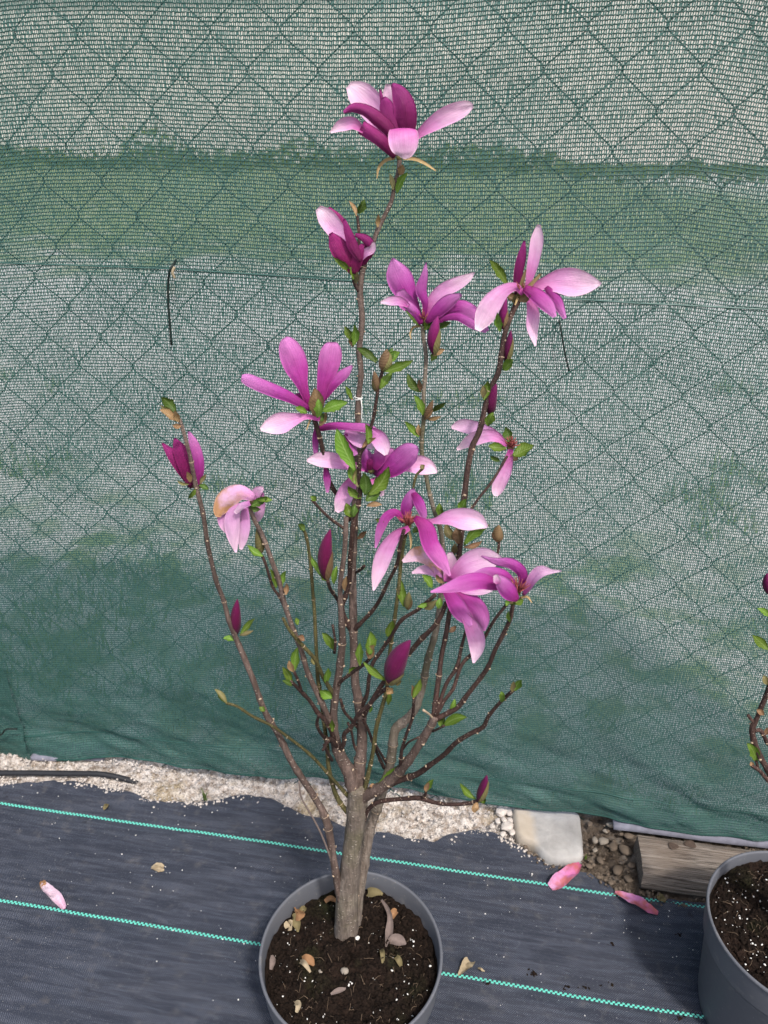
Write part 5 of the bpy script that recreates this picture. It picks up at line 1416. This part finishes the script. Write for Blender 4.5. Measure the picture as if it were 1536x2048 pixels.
# fallen petals, leaves and scales on the fabric
def fallen(name, pts, mats, label, cat, roll=(0, 0), cup=0.5, lift=0.004, facing='inner', group=None):
    """a curled blade lying on the fabric; pts (px, py, half width px)."""
    n = len(pts); rows = []
    for i, (x, y, w) in enumerate(pts):
        p = G(x, y, 0.012 + lift * math.sin(i / (n - 1) * 3.1)); rows.append((p.x, p.y, p.z, w * scale_at(p), 0))
    C = catmull(rows, 16); front, back, uv = [], [], []; ph = random.random() * 60
    for i in range(16):
        p = Vector(C[i, :3]); T_ = (Vector(C[min(i + 1, 15), :3]) - Vector(C[max(i - 1, 0), :3])).normalized()
        W = T_.cross(Vector((0, 0, 1))).normalized(); Nn = W.cross(T_)
        u = i / 15; rl = math.radians(roll[0] + (roll[1] - roll[0]) * u)
        W, Nn = W * math.cos(rl) + Nn * math.sin(rl), Nn * math.cos(rl) - W * math.sin(rl)
        for j in range(7):
            v = -1 + j / 3
            q = p + W * v * C[i, 3] + Nn * (cup * C[i, 3] * (v * v - .2) + 1.1 * C[i, 3] * float(fbm(u * 5 + ph, v * 1.3 + ph, 3)))
            q.z = max(q.z, 0.0105)
            front.append(q + Nn * .0003); back.append(q - Nn * .0002); uv.append((u, (v + 1) / 2))
    fs, mi = [], []
    for i in range(15):
        for j in range(6):
            a = i * 7 + j
            fs.append((a, a + 1, a + 8, a + 7)); mi.append(0); fs.append((112 + a, 112 + a + 7, 112 + a + 8, 112 + a + 1)); mi.append(1)
    c = Vector(C[8, :3])
    o = mesh_obj(name, front + back, fs, mats, origin=c, mat_idx=mi, uvs=uv + uv)
    return tag(o, label, cat, group)
fallen('fallen_petal', [(1160, 1729, 4), (1146, 1742, 11), (1130, 1752, 13), (1114, 1764, 14), (1100, 1774, 8)], [M['fallen'], M['wilt_pink']], 'crumpled pink petal lying across the marker thread below the stone slab', 'petal', (0, 30), .7, .006)
fallen('fallen_petal', [(1316, 1827, 4), (1296, 1818, 9), (1276, 1806, 11), (1256, 1796, 11), (1240, 1788, 6), (1230, 1784, 2)], [M['fallen'], M['outer']], 'long pink petal with an orange tip on the fabric in front of the timber', 'petal', (0, 20), .6, .004)
fallen('fallen_petal', [(130, 1816, 5), (118, 1800, 9), (104, 1788, 9), (92, 1776, 8), (84, 1766, 4)], [M['pale_petal'], M['pale_petal']], 'pale curled petal with a brown tip on the lower marker thread', 'petal', (20, -20), .8, .006)
o1 = bpy.context.scene.objects['fallen_petal.002']
o2 = fallen('withered_tip', [(88, 1776, 5), (86, 1768, 6), (84, 1762, 3)], [M['dry'], M['dry']], 'brown withered tip', None, lift=.004)
o2.location = o2.location - o1.location; o2.parent = o1
o1 = fallen('dry_bud_scale', [(303, 1734, 2), (315, 1731, 6), (328, 1733, 3)], [M['dry_pale'], M['dry']], 'split brown bud scale alone on the fabric between the marker threads', 'bud scale', lift=.003)
o2 = fallen('scale_lobe', [(303, 1736, 2), (316, 1739, 5), (328, 1741, 2)], [M['dry_pale'], M['dry']], None, None, lift=.003)
o2.location = o2.location - o1.location; o2.parent = o1
fallen('dry_leaf', [(209, 1620, 2), (212, 1614, 5), (216, 1608, 2)], [M['dry_olive'], M['dry_olive']], 'tiny dark olive leaf by the upper marker thread', 'leaf')
fallen('dry_leaf', [(942, 1922, 9), (935, 1930, 11), (926, 1940, 7), (917, 1951, 2)], [M['dry_pale'], M['dry_pale']], 'cream dried leaf on the lower marker thread right of the pot', 'leaf')
fallen('dry_leaf', [(956, 1935, 2), (962, 1939, 2.5), (969, 1943, 1)], [M['dry_pale'], M['dry_pale']], 'cream splinter beside the dried leaf right of the pot', 'leaf')
fallen('dry_leaf', [(1316, 1790, 5), (1323, 1797, 7), (1331, 1804, 3)], [M['dry_olive'], M['dry_pale']], 'small olive dried leaf at the foot of the timber', 'leaf')

# dried scales and debris on the potting soil
def litter(px, mat, label, cat='bud scale', cup=.6, lift=.005, name='dry_bud_scale', dz=0.0):
    n = len(px); rows = []
    for i, (x, y, w) in enumerate(px):
        p = G(x, y, RIM_Z - 0.028)
        q_ = Vector((p.x - O.x, p.y - O.y)); lim = R_POT - 0.012 - .9 * w * scale_at(p)
        if q_.length > lim: q_ *= lim / q_.length; p.x, p.y = O.x + q_.x, O.y + q_.y
        zz_ = soilf1(p.x - O.x, p.y - O.y) + 0.003 + dz + lift * math.sin(i / (n - 1) * 3.14)
        rows.append((p.x, p.y, zz_, w * scale_at(p), 0))
    C = catmull(rows, 12); front, back, uv = [], [], []; ph = random.random() * 60
    for i in range(12):
        p = Vector(C[i, :3]); T_ = (Vector(C[min(i + 1, 11), :3]) - Vector(C[max(i - 1, 0), :3])).normalized()
        W = T_.cross(Vector((0, -0.5, 1))).normalized(); Nn = W.cross(T_)
        for j in range(5):
            v = -1 + j / 2
            q = p + W * v * C[i, 3] + Nn * (cup * C[i, 3] * (v * v - .2) + .25 * C[i, 3] * float(fbm(i * .4 + ph, v + ph, 2)))
            front.append(q + Nn * .0003); back.append(q - Nn * .0003); uv.append((i / 11, (v + 1) / 2))
    fs = []
    for i in range(11):
        for j in range(4):
            a = i * 5 + j
            fs.append((a, a + 1, a + 6, a + 5)); fs.append((60 + a, 60 + a + 5, 60 + a + 6, 60 + a + 1))
    o = mesh_obj(name, front + back, fs, [M[mat]], origin=Vector(C[6, :3]), uvs=uv + uv)
    return tag(o, label, cat)
litter([(556, 1806, 8), (566, 1812, 14), (578, 1814, 12), (590, 1808, 4)], 'dry', 'bright orange-brown bud scale on the soil near the left rim', cup=.35, dz=.004)
litter([(540, 1828, 6), (548, 1834, 10), (560, 1838, 5)], 'dry_pale', 'pale rounded bud scale on the soil touching the left rim')
litter([(572, 1826, 4), (584, 1836, 9), (594, 1850, 8), (596, 1862, 2)], 'dry_olive', 'forked olive bud scale below the orange one on the soil')
litter([(588, 1814, 3), (593, 1806, 6), (598, 1798, 3)], 'dry_olive', 'small olive bud scale right of the orange one on the soil')
litter([(604, 1916, 4), (613, 1922, 9), (622, 1926, 8), (628, 1934, 2)], 'dry', 'orange-tan bud scale on the soil in the front half', cup=.4)
litter([(600, 1920, 3), (610, 1934, 5), (621, 1945, 2)], 'dry_pale', 'pale pointed bud scale beside the orange-tan one on the soil')
litter([(745, 1748, 7), (756, 1755, 9), (768, 1758, 6), (780, 1760, 2)], 'dry_olive', 'long olive bud scale at the back rim behind the trunk', dz=.004)
litter([(763, 1800, 2), (774, 1820, 4), (780, 1842, 5), (778, 1866, 8), (772, 1894, 2)], 'dry_grey', 'long shrivelled grey leaf on the soil right of the trunk', 'leaf', .9, .008, 'dry_leaf')
litter([(778, 1882, 4), (790, 1882, 10), (802, 1884, 9), (812, 1888, 2)], 'dry_grey', 'short lilac grey crumpled leaf beside the long shrivelled one', 'leaf', .7, .006, 'dry_leaf')
litter([(783, 1834, 5), (788, 1828, 7), (794, 1822, 3)], 'dry', 'small orange scale above the shrivelled grey leaf')
litter([(762, 1902, 2), (765, 1918, 5), (766, 1934, 3)], 'dry_olive', 'narrow straw scale on the soil below the shrivelled leaf')
litter([(792, 1922, 4), (797, 1930, 6), (802, 1936, 3)], 'dry_olive', 'short olive scale near the right front of the soil')
litter([(662, 1996, 2), (676, 1990, 5), (692, 1984, 2)], 'dry_grey', 'thin brown husk lying on the soil in front of the trunk')
litter([(528, 1912, 2), (533, 1925, 6), (533, 1940, 3)], 'dry_grey', 'reddish husk pressed against the left inside of the pot')
litter([(590, 2012, 3), (598, 2020, 6), (594, 2034, 3)], 'dry_pale', 'curled pale scale at the front left rim')
litter([(650, 1805, 4), (660, 1800, 5), (672, 1798, 3)], 'dry', 'flat brown chip against the left side of the trunk')
for (x, y, r, lb) in [(690, 1941, 7, 'round beige pebble on the soil in front of the trunk'), (700, 1968, 5.5, 'bright white perlite lump on the soil in front of the trunk'), (714, 1877, 5, 'white chip at the foot of the trunk'), (641, 1943, 4, 'small grey pebble left of the beige one on the soil')]:
    p = G(x, y, RIM_Z - 0.027)
    pebble(x, y, r, 'perlite' if 'white' in lb else 'stone_small', lb, .7, None, soilf1(p.x - O.x, p.y - O.y) + .001, 1.2)

# crumbs along the edge and on the fabric
cs, sz = [], []
for i in range(6000):
    s = random.uniform(-1.1, 1.0); t_ = float(t_edge(s)) + (abs(random.gauss(0, 1)) * 0.10 - 0.006 if random.random() < .6 else random.gauss(0, .006))
    if t_ > DF + .1: continue
    dd_ = t_ - float(t_edge(s)); hgt = 0.008 if dd_ < 0 else 0.006 + 0.008 * min(1, dd_ / .04)
    if s > 0.30: continue
    r = 0.0006 + 0.0030 * random.random() ** 3
    cs.append((s, t_, hgt + r * .4)); sz.append(r)
o = grains('concrete_crumbs', cs, sz, M['crumb'], True); o['label'] = 'pale crumbs broken off the concrete strip'
cs, sz = [], []
for i in range(900):
    s = random.uniform(0.24, 0.75); t_ = float(t_edge(s)) + abs(random.gauss(0, 1)) * 0.08 - 0.012
    if t_ > DF + .05: continue
    r = 0.0008 + 0.004 * random.random() ** 2.5
    cs.append((s, t_, 0.010 + r * .4)); sz.append(r)
o = grains('soil_crumbs', cs, sz, M['crumb_brown'], True); o['label'] = 'brown soil crumbs between slab and timber'
cs, sz = [], []
for i in range(700):
    s = random.uniform(-1.0, 0.8); q = abs(random.gauss(0, 1)) * .22
    t_ = float(t_edge(s)) - q
    r = 0.00035 + 0.0010 * random.random() ** 4
    cs.append((s, t_, float(mat_z(s, t_)) + r * .5)); sz.append(r)
o = grains('white_specks', cs, sz, M['perlite'], True); o['label'] = 'tiny white specks scattered over the fabric'
cs, sz = [], []
for (x, y, r, k) in [(1066, 1948, 9, 14), (1135, 1972, 7, 10), (1168, 1971, 8, 10), (1203, 1970, 3, 4), (1222, 1967, 6, 7), (1225, 1886, 8, 6), (975, 1965, 8, 8), (1356, 1870, 6, 5), (1360, 2036, 10, 12)]:
    for i in range(k):
        p = G(x + random.gauss(0, r * .5), y + random.gauss(0, r * .35), 0.01); s, t_ = st(p)
        cs.append((s, t_, float(mat_z(s, t_)) + .0006)); sz.append(random.uniform(.0008, .0024))
o = grains('mud_clods', cs, sz, M['soil'], True, None, .5); o['label'] = 'dark specks of mud on the fabric right of the pot'

# grass tuft and seedling
def tuft(px, py, n, hpx, label, cat, name, mat='grass', z=0.014):
    c = G(px, py, z); sc = scale_at(c); root = empty(name, c, label, cat)
    for i in range(n):
        a = random.uniform(0, 6.283); L = hpx * sc * random.uniform(.5, 1.1); lean = random.uniform(.1, .6)
        p = c + Vector((random.gauss(0, 2.5) * sc, random.gauss(0, 2.5) * sc, 0)); vs, uv = [], []
        for k in range(5):
            u = k / 4; q = p + Vector((math.cos(a) * lean * u * u * L, math.sin(a) * lean * u * u * L, L * u * (1 - .25 * lean * u)))
            w = 1.4 * sc * (1 - u) + .0001; sd = Vector((-math.sin(a), math.cos(a), 0)) * w
            vs += [q - sd, q + sd]; uv += [(u, 0), (u, 1)]
        mesh_obj('blade', vs, [(2 * k, 2 * k + 1, 2 * k + 3, 2 * k + 2) for k in range(4)], M[mat], root, origin=c, uvs=uv)
tuft(412, 1600, 18, 34, 'small green grass tuft growing from the pale concrete', 'grass tuft', 'grass_tuft')
tuft(1170, 1718, 5, 16, 'tiny green seedling beside the pale stone slab', 'seedling', 'seedling', 'leaf')

# tie wires and loose ends on the net
def tie(name, pts, r, label, mat='tie'):
    pl = [P(x, y, DF - 0.022 + dd_) for (x, y, dd_) in pts]
    C = catmull([(p.x, p.y, p.z, 0) for p in pl], 22)
    vs, fs = tube([Vector(c[:3]) for c in C], [r * scale_at(pl[0])] * 22, 6)
    o = mesh_obj(name, vs, fs, M[mat], origin=pl[0]); return tag(o, label, 'tie')
o1 = tie('tie_wire', [(352, 520, .016), (346, 530, 0), (340, 540, -.004), (337, 560, 0), (336, 590, .001), (339, 640, .001), (343, 690, .001)], 2.4, 'black tie wire hanging from the mesh left of the plant')
tie('tie_wire', [(1118, 640, .012), (1121, 655, .002), (1127, 690, .001), (1133, 720, .001), (1138, 742, .003)], 1.8, 'thin dark tie wire hanging from the mesh under the right flower')
tie('tie_wire', [(-12, 1474, -.02), (4, 1468, -.026), (12, 1459, -.026), (34, 1458, -.022)], 1.8, 'short black tie at the folded bottom corner of the mesh')
o2 = tie('frayed_end', [(349, 534, -.004), (345, 545, -.006), (349, 556, -.004)], 3.0, 'frayed pale end', 'dry_pale')
del o2['category']; o2.location = o2.location - o1.location; o2.parent = o1
